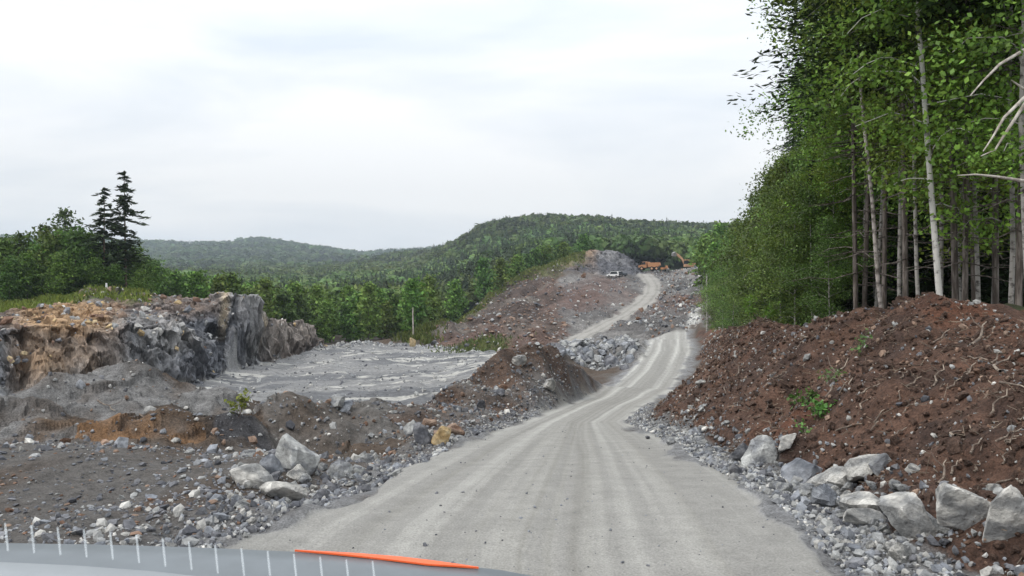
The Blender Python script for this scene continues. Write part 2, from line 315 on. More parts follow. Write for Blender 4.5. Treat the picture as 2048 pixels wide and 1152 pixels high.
R['earth_mound'] = np.maximum(inpoly([(-400, 13), (110, 12.7), (400, 12.7), (560, 13.6), (545, 15), (520, 16.6), (430, 22), (330, 30), (-400, 30)], .25), 0)
R['soil_heap'] = inpoly([(870, 14.6), (930, 16.5), (1010, 20.5), (1100, 28.2), (1170, 34.6), (1222, 39), (1200, 45), (1100, 44), (1000, 40), (900, 34), (800, 27), (760, 21.5), (800, 17.5)], .3)
R['rubble_shelf'] = inpoly([(545, 13.9), (700, 12.3), (870, 14.6), (800, 17.5), (760, 21.5), (800, 30), (480, 30), (500, 17)], .3)
R['quarry_floor'] = inpoly([(-400, 38), (500, 38), (900, 40), (1080, 52), (1080, 70), (1050, 93), (950, 98.5), (900, 107.5), (825, 117), (645, 112.5), (600, 100.5), (520, 84.5), (450, 73), (385, 61.5), (200, 55.5), (0, 48.5), (-400, 46)], .4)
R['rock_outcrop'] = inpoly([(-400, 45.5), (0, 48), (200, 55), (380, 61), (455, 72.5), (525, 84), (605, 100), (650, 110), (640, 119), (530, 104), (470, 94), (350, 87), (180, 81), (60, 70), (-400, 68)], .5)
R['grass_bank'] = inpoly([(-900, 68), (60, 66), (120, 72), (200, 76.6), (300, 79.5), (380, 83.5), (350, 110), (-900, 110)], .8)
R['cleared_slope'] = inpoly([(820, 117.5), (900, 108), (955, 99), (1050, 94), (1105, 93), (1150, 112), (1118, 135), (1120, 165), (1130, 200), (1080, 205), (970, 175), (945, 158), (830, 128)], 1.5)
R['rock_pile'] = inpoly([(1085, 61), (1200, 60), (1275, 58), (1292, 66), (1290, 90), (1110, 93)], .8)
R['spoil_slope'] = inpoly([(1125, 93), (1290, 90), (1300, 104), (1392, 104), (1480, 190), (1480, 232), (1290, 232), (1285, 215), (1270, 199), (1130, 186), (1118, 165), (1116, 135), (1145, 112), (1105, 96)], 1.2)
R['rock_cutting'] = inpoly([(1128, 188), (1200, 192), (1285, 197), (1292, 214), (1240, 232), (1130, 225), (1110, 200)], 1.0)
names = ['ground']+list(R); Wt = {k: blur(R[k], 9 if k == 'gravel_road' else 2) for k in R}
reg = np.zeros(D.shape, int)
order = ['quarry_floor', 'forest_floor', 'grass_bank', 'rock_outcrop', 'cleared_slope', 'spoil_slope', 'rock_cutting', 'rock_pile', 'rubble_shelf', 'earth_mound', 'soil_heap', 'soil_bank', 'haul_road', 'gravel_road']
n1 = fbm(X*.5, Y*.5, 0, 4, 1); n2 = fbm(X*2.2, Y*2.2, 0, 4, 2); n3 = fbm(X*.12, Y*.12, Z*.12, 4, 3)
def c3(*c): return np.array(c, float)
def mixc(a, b, t):
    t = np.clip(t, 0, 1)[..., None]; return a*(1-t)+b*t
one = np.ones(D.shape+(3,))
G_grey, G_brown = c3(.125, .116, .108), c3(.085, .062, .046)
C = {}
C['ground'] = mixc(one*G_grey, one*G_brown, .5+.9*n1)
C['forest_floor'] = mixc(one*c3(.05, .04, .025), one*c3(.04, .055, .02), .4+n1)
C['soil_bank'] = mixc(mixc(one*c3(.118, .067, .047), one*c3(.066, .041, .032), .4+.9*n2), one*c3(.15, .062, .035), .75*n1-.2+.6*(X > crx-.5)*(n3+.3))
C['earth_mound'] = mixc(mixc(one*c3(.12, .082, .055), one*c3(.055, .043, .035), .5+1.1*n1), one*c3(.185, .18, .175), 1.2*fbm(X*.8, Y*.8, 0, 3, 21)+.1+.55*(D > 16.3))
C['earth_mound'] = mixc(C['earth_mound'], one*c3(.20, .115, .06), inpoly([(130, 12.8), (330, 12.8), (400, 14), (400, 14.5), (250, 14.4), (170, 14.2)], .2)*(.7+.6*n2))
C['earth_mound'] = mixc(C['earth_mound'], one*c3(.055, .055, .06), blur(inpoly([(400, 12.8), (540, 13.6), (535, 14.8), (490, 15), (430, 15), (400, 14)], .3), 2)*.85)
C['soil_heap'] = mixc(mixc(one*c3(.115, .075, .055), one*c3(.075, .053, .042), .5+.9*n2), one*c3(.15, .14, .13), .8*n1)
C['rubble_shelf'] = mixc(one*c3(.095, .07, .052), one*c3(.15, .14, .13), .5+.8*n1)
C['quarry_floor'] = mixc(one*c3(.215, .213, .21), one*c3(.135, .137, .142), .5+1.3*fbm(X*.07, Y*.25, 0, 4, 31))
C['quarry_floor'] = mixc(C['quarry_floor'], one*c3(.40, .39, .36), 2.6*fbm(X*.12+.3*fbm(X*.3, Y*.3), Y*.55, 0, 6, 33, .62)-1.3+.8*noise(X*2.2, Y*3, 0, 37))
rk = fbm(X*.10, Y*.10, Z*.35, 4, 41); rk2 = fbm(X*.16, Y*.16, Z*.1, 4, 44)
C['rock_outcrop'] = mixc(one*c3(.135, .14, .155), one*c3(.30, .295, .29), .45+.9*rk)
C['rock_outcrop'] = mixc(C['rock_outcrop'], one*c3(.175, .125, .095), np.clip((Z+2.9)*.5, 0, 1)*np.clip((470-U)/60, 0, 1)*(.75+.9*rk2))
C['rock_outcrop'] = mixc(C['rock_outcrop'], one*c3(.36, .235, .135), np.clip(1.7-abs(U-135)/75, 0, 1)*np.clip((Z+7)*.4, 0, 1)*np.clip((-1.0-Z)*1.5+.25, 0, 1)*(1.1+.7*rk2))
C['rock_outcrop'] = mixc(C['rock_outcrop'], one*c3(.48, .40, .29), np.maximum(np.clip(1-abs(U-448-6*rk)/11, 0, 1)*np.clip((Z+4)*.8, 0, 1), np.clip(1-abs(U-517-8*rk)/12, 0, 1)*np.clip(1-abs(Z+4.3)/2.2, 0, 1)*1.5))
C['rock_outcrop'] = mixc(C['rock_outcrop'], one*c3(.25, .20, .16), np.clip((U-520)/30, 0, 1)*.65)
C['rock_outcrop'] = mixc(C['rock_outcrop'], one*c3(.09, .115, .035), np.clip((D-72.5)/3, 0, 1)*np.clip((330-U)/90, 0, 1)*(.75+1.2*n2))
C['grass_bank'] = mixc(one*c3(.11, .14, .035), one*c3(.08, .09, .035), .5+n1)
C['cleared_slope'] = mixc(mixc(one*c3(.138, .092, .076), one*c3(.08, .06, .052), .5+1.5*fbm(X*.1, Y*.05, 0, 4, 51)), one*c3(.17, .15, .13), .9*n3-.1)
gr = np.clip(1-abs(LW-np.log(itp(U, [(830, 124), (900, 140), (950, 152), (978, 168), (1040, 187), (1100, 198), (1160, 205)])))/.085, 0, 1)
C['cleared_slope'] = mixc(C['cleared_slope'], one*c3(.11, .125, .04), gr*(1.0+2*n3)+np.clip(1-np.hypot((U-960)/70, (D-104)/7), 0, 1)*2)
C['rock_pile'] = mixc(one*c3(.21, .20, .19), one*c3(.15, .14, .135), .5+n1)
C['spoil_slope'] = mixc(mixc(one*c3(.20, .19, .18), one*c3(.115, .108, .104), .5+1.3*fbm(X*.13, Y*.07, 0, 5, 62)), one*c3(.13, .088, .075), 1.2*fbm(X*.05, Y*.05, 0, 3, 61)+.6*(U > 1350)-.2)
C['spoil_slope'] = mixc(C['spoil_slope'], one*c3(.5, .49, .46), blur(inpoly([(1358, 93), (1378, 93), (1404, 112), (1400, 130), (1384, 117)], .3), 2))
C['rock_cutting'] = mixc(mixc(one*c3(.10, .10, .11), one*c3(.2, .195, .195), .4+rk), one*c3(.24, .17, .12), np.clip((1205-U)/30, 0, 1)*(.8+rk2))
C['rock_cutting'] = mixc(C['rock_cutting'], one*c3(.12, .13, .045), np.clip((1180-U)/40, 0, 1)*np.clip((Z-2.5)*.5, 0, 1)*1.1)
C['haul_road'] = mixc(one*c3(.30, .285, .26), one*c3(.2, .19, .17), np.exp(-((d2-1.1)/.35)**2)*.8+.3*n1)
tt = (X-(xl+xr)/2)/((xr-xl)/2); far = np.clip((D-10)/25, 0, 1)
st = fbm(tt*13, D*.05, 0, 4, 71); st2 = fbm(tt*34, D*.09, 0, 3, 74)
road = mixc(one*c3(.262, .254, .236), one*c3(.312, .303, .28), (.5+.9*st+.5*st2))
for c0, w0, a in ((-.62, .05, .55), (-.33, .035, .4), (-.24, .03, .5), (-.12, .022, .5), (-.02, .05, .75), (.06, .02, .6), (.13, .035, .7), (.2, .02, .5), (.27, .025, .45), (.66, .05, .45)):
    wob = c0+.05*noise(D*.16, D*0+c0*9, 0, 75)
    road = mixc(road, one*c3(.165, .157, .137), a*.65*np.exp(-((tt-wob)/w0)**2)*(.55+.7*st2)*(1-.35*far))
road = mixc(road, one*c3(.50, .49, .455), (np.exp(-((tt+.45)/.1)**2)+np.exp(-((tt-.42)/.12)**2)+np.exp(-((tt+.9)/.12)**2)+np.exp(-((tt-.92)/.12)**2))*(.12+.85*far)*(.8+.5*st))
road = mixc(road, one*c3(.17, .165, .155), np.clip(abs(tt)-.93, 0, .2)*3*(1-far))
C['gravel_road'] = road
C['ground'] = mixc(C['ground'], one*c3(.11, .06, .035), (U < 330)*(D < 8)*(.3+1.2*n1))
col = C['ground'].copy()
# gravel verges between the road and the banks
vg = np.exp(-(np.maximum(0, np.maximum(xl-X, X-xr))/.75)**2)*(D < 104)
col = mixc(col, one*c3(.235, .235, .235), vg*(.8+.5*n2))
for k in order:
    col = col*(1-Wt[k][..., None])+C[k]*Wt[k][..., None]; reg[R[k] > .5] = names.index(k)
col = mixc(col, one*c3(.235, .235, .24), vg*(reg != names.index('gravel_road'))*(reg != names.index('soil_bank'))*.6*(.8+.6*n2))
# relief: soft clods on soil, blocks on rock
amp = 1-np.maximum(Wt['gravel_road'], Wt['haul_road'])
sc_ = np.clip(D/12, .6, 6)
rough = {'soil_bank': .2, 'soil_heap': .26, 'earth_mound': .26, 'rubble_shelf': .34, 'ground': .11, 'quarry_floor': .2, 'rock_outcrop': .28, 'cleared_slope': 1.1, 'spoil_slope': .6, 'rock_pile': .6, 'rock_cutting': .35, 'grass_bank': .15, 'forest_floor': .15, 'haul_road': .1, 'gravel_road': .012}
am = np.full(D.shape, rough['ground'])
for k in order: am = am*(1-Wt[k])+rough[k]*Wt[k]
Zd = Z+am*fbm(X*.9, Y*.9, 0, 2, 81)*.7*np.clip(8/D, .3, 1)
for i in range(7):
    fr = .45*2**i; Zd += am*.9*.58**i*noise(X*fr, Y*fr, 0, 85+i*3)*np.clip(2.2-fr*D*.016, 0, 1)
mm = (Wt['earth_mound']+Wt['rubble_shelf']+Wt['soil_heap']*.5) > .05; w_ = np.minimum(1, Wt['earth_mound']+Wt['rubble_shelf']*.8+Wt['soil_heap']*.5)[mm]
Zd[mm] += w_*(cells(X[mm]*.9, Y[mm]*1.1, Z[mm]*.9, 5)*.065+cells(X[mm]*2.4, Y[mm]*2.6, Z[mm]*2, 8)*.028)
grv = Wt['soil_bank']*(D < 40); Zd += grv*.06*np.sin((Y*1.9+X*.9+2*n1)*2.4)*(.5+n2)
for c0 in (-.28, .07, .45, -.62): Zd -= Wt['gravel_road']*.014*np.exp(-((tt-c0)/.07)**2)*np.clip(D/8, 0, 1)
gy = np.gradient(Zd, axis=0)/np.gradient(D, axis=0); gx = np.gradient(Zd, axis=1)/np.gradient(X, axis=1)
nl = np.sqrt(1+gx**2+gy**2)
PX, PY, PZ = X.copy(), Y.copy(), Zd.copy()
mk = (Wt['rock_outcrop']+Wt['rock_cutting']) > .02
wgt = ((Wt['rock_outcrop']*1.0+Wt['rock_cutting']*.7)*(.22+.78*np.clip((1-1/nl)*2.2, 0, 1)))[mk]
dd = (cells(X[mk]*.34, Y[mk]*.34, Zd[mk]*.24, 3)*.7+cells(X[mk]*.8, Y[mk]*.8, Zd[mk]*.6, 9)*.45+cells(X[mk]*2.1, Y[mk]*2.1, Zd[mk]*1.6, 15)*.17)*wgt
PX[mk] += -gx[mk]/nl[mk]*dd; PY[mk] += -gy[mk]/nl[mk]*dd; PZ[mk] += dd/nl[mk]
def cell_of(u, Dv):
    return np.clip(np.searchsorted(wl, np.log(Dv)), 0, len(wl)-1), np.clip(np.searchsorted(us, u), 0, len(us)-1)
def ground_z(x, y):
    j, i = cell_of(1024+np.asarray(x)/np.asarray(y)*F, np.asarray(y)); return PZ[j, i]
VP = HZ+(EYE-PZ)/PY*F
def hit(u, v):
    """ground point on the sight line"""
    i = int(np.clip(np.searchsorted(us, u), 0, len(us)-1)); c = VP[:, i]; k = np.argmax(c <= v)
    return X[k, i], Y[k, i], PZ[k, i]
nr, nc = D.shape
idx = np.arange(nr*nc).reshape(nr, nc); quads = np.stack([idx[:-1, :-1], idx[:-1, 1:], idx[1:, 1:], idx[1:, :-1]], -1).reshape(-1, 4)
allv = np.stack([PX, PY, PZ], -1).reshape(-1, 3); allc = np.clip(col, .01, .9).reshape(-1, 3); freg = reg[:-1, :-1].reshape(-1)
MATS = {'gravel_road': M_road, 'haul_road': M_road, 'soil_bank': M_soil, 'soil_heap': M_soil, 'earth_mound': M_soil, 'rubble_shelf': M_gravel, 'ground': M_gravel, 'quarry_floor': M_floor, 'rock_outcrop': M_rockface, 'rock_cutting': M_rockface, 'cleared_slope': M_spoil, 'spoil_slope': M_spoil, 'rock_pile': M_spoil, 'grass_bank': M_soil, 'forest_floor': M_soil}
LBL = {'soil_bank': ('long dark brown soil bank with stones and roots below the forest on the right', 'soil bank'),
       'soil_heap': ('brown pointed soil heap left of the road bend in front of the quarry floor', 'soil heap'),
       'earth_mound': ('low earth mound with orange soil and a dark cut face at the left roadside', 'earth mound'),
       'rock_outcrop': ('blasted grey and rust coloured rock outcrop left of the quarry floor', 'rock outcrop'),
       'rock_cutting': ('pale grey rock knoll on top of the far hill beside the orange machines', 'rock outcrop'),
       'rock_pile': ('pile of pale blasted rock left of the road crest', 'rock pile')}
for r, nm in enumerate(names):
    f = quads[freg == r]
    if not len(f): continue
    u_, inv = np.unique(f, return_inverse=True)
    me = np_mesh(nm, allv[u_], inv.reshape(-1, 4), allc[u_], nm not in ('rock_outcrop', 'rock_cutting'))
    o = link(nm, me, MATS[nm])
    if nm in LBL: tag(o, *LBL[nm])
    else: tag(o, kind='structure')
# ground behind the camera and the far hills
me = np_mesh('ground', [(-60, -60, -.03), (60, -60, -.03), (60, 2.6, -.03), (-60, 2.6, -.03)], [(0, 1, 2, 3)], np.tile(c3(.2, .19, .18), (4, 1)))
tag(link('ground', me, M_gravel), kind='structure')
fu = np.arange(-1050, 3250, 9.0); fw = np.log(np.concatenate([np.arange(228, 700, 6), np.arange(700, 1200, 12), np.arange(1200, 2650, 22)]))
FZ = blur(raster(fu, fw*WS), 3); FU, FL = np.meshgrid(fu, fw); FD = np.exp(FL); FX = (FU-1024)/F*FD
FZ = FZ+fbm(FX*.008, FD*.008, 0, 4, 91)*np.clip(FD/160-1.5, 0, 5)*np.clip((FD-240)/200, 0, 1)
def far_z(u, Dv):
    j = np.clip(np.searchsorted(fw, np.log(Dv)), 0, len(fw)-1); i = np.clip(np.searchsorted(fu, u), 0, len(fu)-1); return FZ[j, i]
idx = np.arange(FD.size).reshape(FD.shape); q = np.stack([idx[:-1, :-1], idx[:-1, 1:], idx[1:, 1:], idx[1:, :-1]], -1).reshape(-1, 4)
me = np_mesh('hills', np.stack([FX, FD, FZ-.3], -1).reshape(-1, 3), q, mixc(np.ones(FD.shape+(3,))*c3(.03, .045, .018), np.ones(FD.shape+(3,))*c3(.04, .06, .022), .5+fbm(FX*.03, FD*.03)).reshape(-1, 3), True)
tag(link('hills', me, M_hill), kind='structure')
# ------------------------------------------------------------------ trees
def tube(pts, rad, n=6):
    pts = np.asarray(pts, float); k = len(pts); T = np.gradient(pts, axis=0); T /= np.linalg.norm(T, axis=1)[:, None]+1e-9
    ref = np.where(abs(T[:, 2:3]) > .9, np.array([[1., 0, 0]]), np.array([[0, 0, 1.]])); A = np.cross(T, ref); A /= np.linalg.norm(A, axis=1)[:, None]; B = np.cross(T, A)
    a = np.arange(n)*2*PI/n; r = np.asarray(rad, float)[:, None, None]
    v = pts[:, None]+r*(A[:, None]*np.cos(a)[None, :, None]+B[:, None]*np.sin(a)[None, :, None]); v = v.reshape(-1, 3)
    i, j = np.meshgrid(np.arange(k-1), np.arange(n), indexing='ij'); j2 = (j+1) % n
    return v, np.stack([i*n+j, i*n+j2, (i+1)*n+j2, (i+1)*n+j], -1).reshape(-1, 4)
def merge(parts):
    vs, fs, o = [], [], 0
    for v, f in parts: vs.append(v); fs.append(f+o); o += len(v)
    return np.concatenate(vs), np.concatenate(fs)
def unit(n, up=0.0):
    d = rng.normal(size=(n, 3)); d[:, 2] += up; return d/np.linalg.norm(d, axis=1)[:, None]
def quads_at(c, s, nrm, tan=None, el=1.0):
    """diamond shaped leaves round centres c"""
    n = len(c); t = unit(n) if tan is None else tan
    b = np.cross(nrm, t); b /= np.linalg.norm(b, axis=1)[:, None]+1e-9; t = np.cross(b, nrm); s = np.asarray(s)[:, None]
    v = np.stack([c-t*s*el, c+b*s*.62, c+t*s*el, c-b*s*.62], 1).reshape(-1, 3)
    return v, np.arange(4*n).reshape(n, 4)
def leaf_cols(n, base, var=.25, yel=.15):
    k = (1+var*rng.normal(size=(n, 1))).clip(.45, 1.7); y = rng.random((n, 1))*yel
    c = np.array(base)*k; c[:, 0:1] *= 1+y*2; c[:, 1:2] *= 1+y*.6; return np.repeat(c, 4, 0)
def birch(H, R, base, nl, per, leaf, lean=(0, 0), colr=(.085, .165, .03), rt=.09, gap=.0, spread=.34):
    k = 10; t = np.linspace(0, 1, k); bend = np.cumsum(rng.normal(size=(k, 2))*.035*H/16, 0); bend -= bend[0]
    P = np.stack([bend[:, 0]+lean[0]*t*H, bend[:, 1]+lean[1]*t*H, t*H-.3], 1); tr = [tube(P, rt*(1-t*.93)+.006, 8)]
    cc = []
    for i in range(nl):
        h = base+(1-base)*((i+.5)/nl)**.9*.98; s = np.array([np.interp(h, t, P[:, q]) for q in range(3)])
        x = (h-base)/(1-base); prof = (.35+1.3*x if x < .35 else 1.0*(1-x)/.65+.12); az = i*2.4+rng.normal()*.5; ln = R*min(prof, 1)*(.7+.5*rng.random())
        d = np.array([math.cos(az), math.sin(az), .55+.5*rng.random()]); n = 6; q = np.linspace(0, 1, n)[:, None]
        br = s+d*ln*q+np.array([0, 0, -.75*ln])*q**2.2+np.cumsum(rng.normal(size=(n, 3))*.04*ln, 0)*(q > 0)
        tr.append(tube(br, np.linspace(rt*.32*(1-h*.7), .006, n), 4))
        m = max(3, int(ln*3.2))
        for a in np.linspace(.3, 1.05, m):
            p = np.array([np.interp(a, q[:, 0], br[:, z]) for z in range(3)])
            if rng.random() < gap: continue
            for _ in range(2): cc.append(p+rng.normal(size=3)*np.array([.3, .3, .22])*(.5+ln*.22))
    cc = np.array(cc); c = np.repeat(cc, per, 0)+rng.normal(size=(len(cc)*per, 3))*spread*np.array([1, 1, .6])
    tint = np.repeat((1+.32*rng.normal(size=len(cc))).clip(.5, 1.6), per*4)[:, None]
    v, f = quads_at(c, leaf*(.7+.6*rng.random(len(c))), unit(len(c), .9), el=1.0)
    return merge(tr), (v, f, leaf_cols(len(c), colr)*tint)
def spruce(H, R, base, nq=11, size=.26, colr=(.032, .06, .022), gap=.06, rt=.14, bare=0, droop=.5, dens=2.4, irr=1.0):
    t = np.linspace(0, 1, 8); P = np.stack([t*0+rng.normal()*.3*t, rng.normal()*.3*t, t*H-.3], 1); tr = [tube(P, rt*(1-t*.95)+.008, 8)]; C_, N_, T_, S_ = [], [], [], []
    for h in np.arange(base*H, H*.985, 1/dens):
        x = (h/H-base)/(1-base); r = R*(1-x)**.85*(.8+.4*rng.random()+(rng.normal()*.12 if irr > 1 else 0))+.12+.1*(irr > 1); nb = 7 if x < .7 else 5; a0 = rng.random()*6
        for b in range(nb):
            if rng.random() < gap: continue
            az = a0+b*2*PI/nb+rng.normal()*.25; h0 = h; h = min(h0+rng.normal()*.22/dens*irr, H*.99); ln = r*(.7+.5*rng.random()); d = np.array([math.cos(az), math.sin(az), 0]); side = np.array([-d[1], d[0], 0])
            q = np.linspace(.12, 1, nq); w = np.sin(q*PI*.85+.25)*ln*.24
            c = P[0]*0+np.array([np.interp(h/H, t, P[:, 0]), np.interp(h/H, t, P[:, 1]), h])+d*ln*q[:, None]+side*(rng.uniform(-1, 1, nq)*w)[:, None]
            c[:, 2] += -droop*ln*q**1.3*.8+.22*ln*droop*q**4+rng.normal(size=nq)*.06
            C_.append(c); N_.append(unit(nq)*.55+np.array([0, 0, 1.])); h = h0; T_.append(d+side*rng.normal(size=nq)[:, None]*.5+np.array([0, 0, -.35])); S_.append(np.full(nq, size*(.5+.5*min(1, ln/R+.4)))*(.7+.6*rng.random(nq)))
    for i in range(bare):
        az = rng.random()*6.3; h = (.06+.9*base*rng.random())*H; d = np.array([math.cos(az), math.sin(az), -.15]); ln = .5+rng.random()*1.1; q = np.linspace(0, 1, 4)[:, None]
        tr.append(tube(np.array([0, 0, h])+d*ln*q+rng.normal(size=(4, 3))*.04, [.018, .014, .009, .004], 3))
    c = np.concatenate(C_); n = np.concatenate(N_); n /= np.linalg.norm(n, axis=1)[:, None]
    v, f = quads_at(c, np.concatenate(S_), n, np.concatenate(T_), 1.7)
    return merge(tr), (v, f, leaf_cols(len(c), colr, .22, .1))
def tree_data(kind, data, bark, leafm):
    (tv, tf), (lv, lf, lc) = data
    a = np_mesh(kind+'_trunk', tv, tf, None, True); a.materials.append(bark); b = np_mesh(kind+'_crown', lv, lf, lc); b.materials.append(leafm); return a, b
def plant_tree(kind, data, x, y, z, rz, sc, label, cat, group=None, tilt=None):
    o = empty(kind, (x, y, z), rz, sc)
    if tilt: o.rotation_euler = (tilt[0], tilt[1], rz)
    tag(o, label, cat, group); link('trunk', data[0], parent=o); link('crown', data[1], parent=o); return o
BI = [tree_data('birch', birch(15, 2.7, b, n, 46, .052, colr=c, rt=.05, spread=.27), B_birch, M_leaf) for b, n, c in ((.12, 50, (.14, .24, .038)), (.16, 46, (.12, .215, .04)), (.2, 44, (.155, .25, .04)), (.28, 40, (.13, .225, .042)))]
BU = [tree_data('birch', birch(8, 2.1, .04, 34, 40, .06, colr=c, rt=.045, spread=.27), B_birch, M_leaf) for c in ((.105, .18, .038), (.08, .15, .036), (.115, .19, .05))]
SP = [tree_data('spruce', spruce(20, 2.7, .03, 54, .066), B_dark, M_needle), tree_data('spruce', spruce(19, 2.5, .34, 54, .066, bare=46, rt=.056), B_dark, M_needle), tree_data('spruce', spruce(17, 2.3, .02, 54, .066, colr=(.028, .05, .02)), B_dark, M_needle)]
def right_tree(kind, data, u, Dv, label, cat, group=None, sc=1, tilt=None, rz=None):
    tilt = tilt or (rng.normal()*.012, rng.normal()*.012); x = (u-1024)/F*Dv; return plant_tree(kind, data, x, Dv, float(ground_z(x, Dv)), rng.random()*6.3 if rz is None else rz, sc, label, cat, group, tilt)
# birch leaning left in front of the dark gap, and its neighbours along the crest
bw = tree_data('birch', birch(16, 2.3, .14, 42, 46, .052, lean=(-.08, 0), rt=.055, spread=.27, colr=(.115, .205, .034)), bark_mat('white birch bark', (.07, .06, .055), (.58, .56, .52), (5, 5, 7), (.34, .46)), M_leaf)
right_tree('birch', bw, 1886, 14.8, 'white birch leaning left out of the reddish soil hump on the bank', 'birch tree', rz=0, tilt=(0, 0))
bl = tree_data('birch', birch(15, 1.8, .42, 28, 42, .052, lean=(-.085, .02), rt=.05, gap=.2, spread=.27, colr=(.105, .19, .034)), bark_mat('grey bark', (.09, .075, .065), (.4, .36, .33), (5, 5, 6), (.4, .55)), M_leaf)
right_tree('birch', bl, 1770, 18, 'brown barked tree leaning left with a bare lower trunk before the dark gap', 'tree', rz=0, tilt=(0, 0))
T1 = [(1712, 20.2, 1), (1727, 21, 1), (1767, 19.4, 1), (1812, 17.5, 1), (1912, 15.6, 1), (1929, 15.2, 1), (1952, 17.4, 1), (1992, 15.4, 1), (2036, 14.2, 1), (2070, 16, 1)]
for u, d, s in T1:
    right_tree('spruce', SP[1], u, d, 'slim spruce with a bare trunk at the front edge of the right forest', 'spruce tree', 'bare trunked spruces along the forest edge', .82+.3*rng.random())
for u, d, k, s in [(1735, 23, 1, .9), (1755, 24.5, 0, .95), (1665, 24, 2, .48), (1768, 26, 0, 1.05), (1778, 29, 1, 1.1), (1742, 30, 0, .92), (1735, 33, 1, .9), (1745, 36, 2, 1.1), (1768, 34, 0, 1.2), (1632, 33, 2, .58), (1690, 27, 1, .62), (1840, 16.6, 3, .8), (1800, 19, 3, 1.0), (1958, 15.4, 2, .8), (2020, 14.5, 0, .9), (2060, 13, 1, 1), (2090, 17, 0, 1), (1880, 18, 2, 1.0), (1750, 22, 3, 1.1), (1652, 38, 0, .75), (1985, 17.5, 0, .95), (1925, 19.5, 1, .9)]:
    right_tree('birch', BI[k], u, d, 'leafy birch with a pale trunk at the front of the right forest', 'birch tree', 'leafy birches along the forest edge', s)
for u, d, k, s in [(1590, 24.5, 0, .6), (1625, 23.3, 1, .55), (1562, 27, 2, .62), (1660, 21.2, 1, .4), (1568, 31, 0, .9), (1548, 35, 1, .95), (1556, 41, 2, 1.1), (1532, 43, 0, .95), (1538, 50, 1, 1.15), (1512, 53, 2, 1.0), (1518, 60, 0, 1.2), (1466, 63, 1, 1.0), (1446, 71, 2, .95), (1474, 77, 0, 1.2), (1440, 82, 1, .95), (1446, 92, 2, 1.1), (1610, 27, 2, .8), (1580, 36, 0, 1.05), (1428, 98, 0, .85), (1492, 46, 2, .7), (1500, 38, 1, .55), (1530, 31, 0, .5), (1490, 66, 1, 1.1)]:
    right_tree('birch', BU[k], u, d, 'bushy light green young birch in leaf down to the ground at the forest tip', 'young birch', 'bushy young birches at the tip of the forest', s)
right_tree('spruce', SP[0], 1668, 31, 'tall dark spruce standing at the left end of the right forest', 'spruce tree', sc=1.0)
for u, d, k, s in [(1545, 62, 0, .66), (1580, 46, 2, .85), (1505, 85, 0, .75), (1566, 33, 2, .42), (1540, 39, 0, .4), (1612, 26, 2, .36), (1508, 56, 2, .5), (1660, 29, 0, 1), (1700, 27, 2, 1), (1740, 29, 0, 1), (1780, 26, 2, 1), (1830, 25, 0, 1), (1800, 31, 0, 1.1), (1870, 26, 2, 1.1), (1910, 23, 0, 1), (1955, 24, 2, 1), (2000, 22, 0, 1), (2045, 20, 2, 1), (2100, 21, 0, 1), (1890, 31, 0, 1), (1760, 35, 2, 1.1), (1690, 36, 0, 1.1), (1950, 30, 0, 1), (2020, 28, 0, 1.1), (2080, 27, 2, 1), (1840, 38, 0, 1.1), (2150, 24, 0, 1), (2200, 19, 2, 1), (2180, 30, 0, 1), (1625, 44, 0, 1), (1605, 52, 0, .9)]:
    right_tree('spruce', SP[k], u, d, 'dark dense spruce deep inside the right forest', 'spruce tree', 'dark spruces inside the right forest', s)
# dead tree whose pale bare limbs reach in at the right edge
dx, dy = (2095-1024)/F*12.5, 12.5; dz = float(ground_z(dx, dy))
def at(u, v, d): return np.array([(u-1024)/F*d-dx, d-dy, EYE-(v-HZ)/F*d-dz])
o = empty('dead_tree', (dx, dy, dz)); tag(o, 'bare dead tree with pale grey limbs reaching in at the right edge', 'dead tree')
tv, tf = tube([(0, 0, -.2), (0, .05, 2), (.05, 0, 4), (.1, .05, 6.5)], [.10, .085, .065, .02], 8); link('trunk', np_mesh('dead_trunk', tv, tf, None, True), B_dead, o)
for br in ([(2100, 75, 12.5), (2048, 100, 12.4), (2000, 128, 12.2), (1968, 160, 12.1), (1940, 192, 12)], [(2100, 150, 12.5), (2048, 196, 12.3), (2008, 235, 12.2), (1985, 275, 12.1), (1966, 303, 12)], [(2100, 140, 12.6), (2048, 210, 12.5), (2010, 268, 12.4), (1990, 300, 12.4), (1962, 312, 12.4)], [(2100, 372, 12.4), (2048, 362, 12.2), (1990, 353, 12.1), (1950, 349, 12), (1914, 351, 11.9)], [(2095, 190, 12.5), (2048, 178, 12.4), (2022, 160, 12.3)]):
    v, f = tube([at(*p) for p in br], np.linspace(.034, .008, len(br)), 6); link('branch', np_mesh('dead_branch', v, f, None, True), B_dead, o)
# left plateau: two tall pines, a thin topped aspen, a belt of bushy trees
PN = [tree_data('pine', spruce(14, 2.6, .28, 15, .25, colr=(.036, .054, .026), gap=.34, rt=.15, bare=14, droop=.3, dens=2.0, irr=3), B_pine, M_needle), tree_data('pine', spruce(11.2, 2.7, .26, 15, .25, colr=(.034, .05, .025), gap=.33, rt=.14, bare=18, droop=.5, dens=2.0, irr=3), B_pine, M_needle)]
def left_tree(kind, data, u, d, *a, **k):
    x = (u-1024)/F*d; return plant_tree(kind, data, x, d, float(ground_z(x, d)), rng.random()*6, k.pop('sc', 1), *a, **k)
left_tree('pine', PN[0], 252, 89, 'tallest dark pine rising against the sky behind the left rock outcrop', 'pine tree', sc=1.04)
left_tree('pine', PN[1], 208, 87, 'shorter dark pine left of the tallest pine, drooping branches on the left', 'pine tree', sc=1.05)
asp = tree_data('aspen', birch(9.5, 2.3, .3, 34, 7, .17, colr=(.055, .10, .03), gap=.35, rt=.09, spread=.3), B_dark, M_wood)
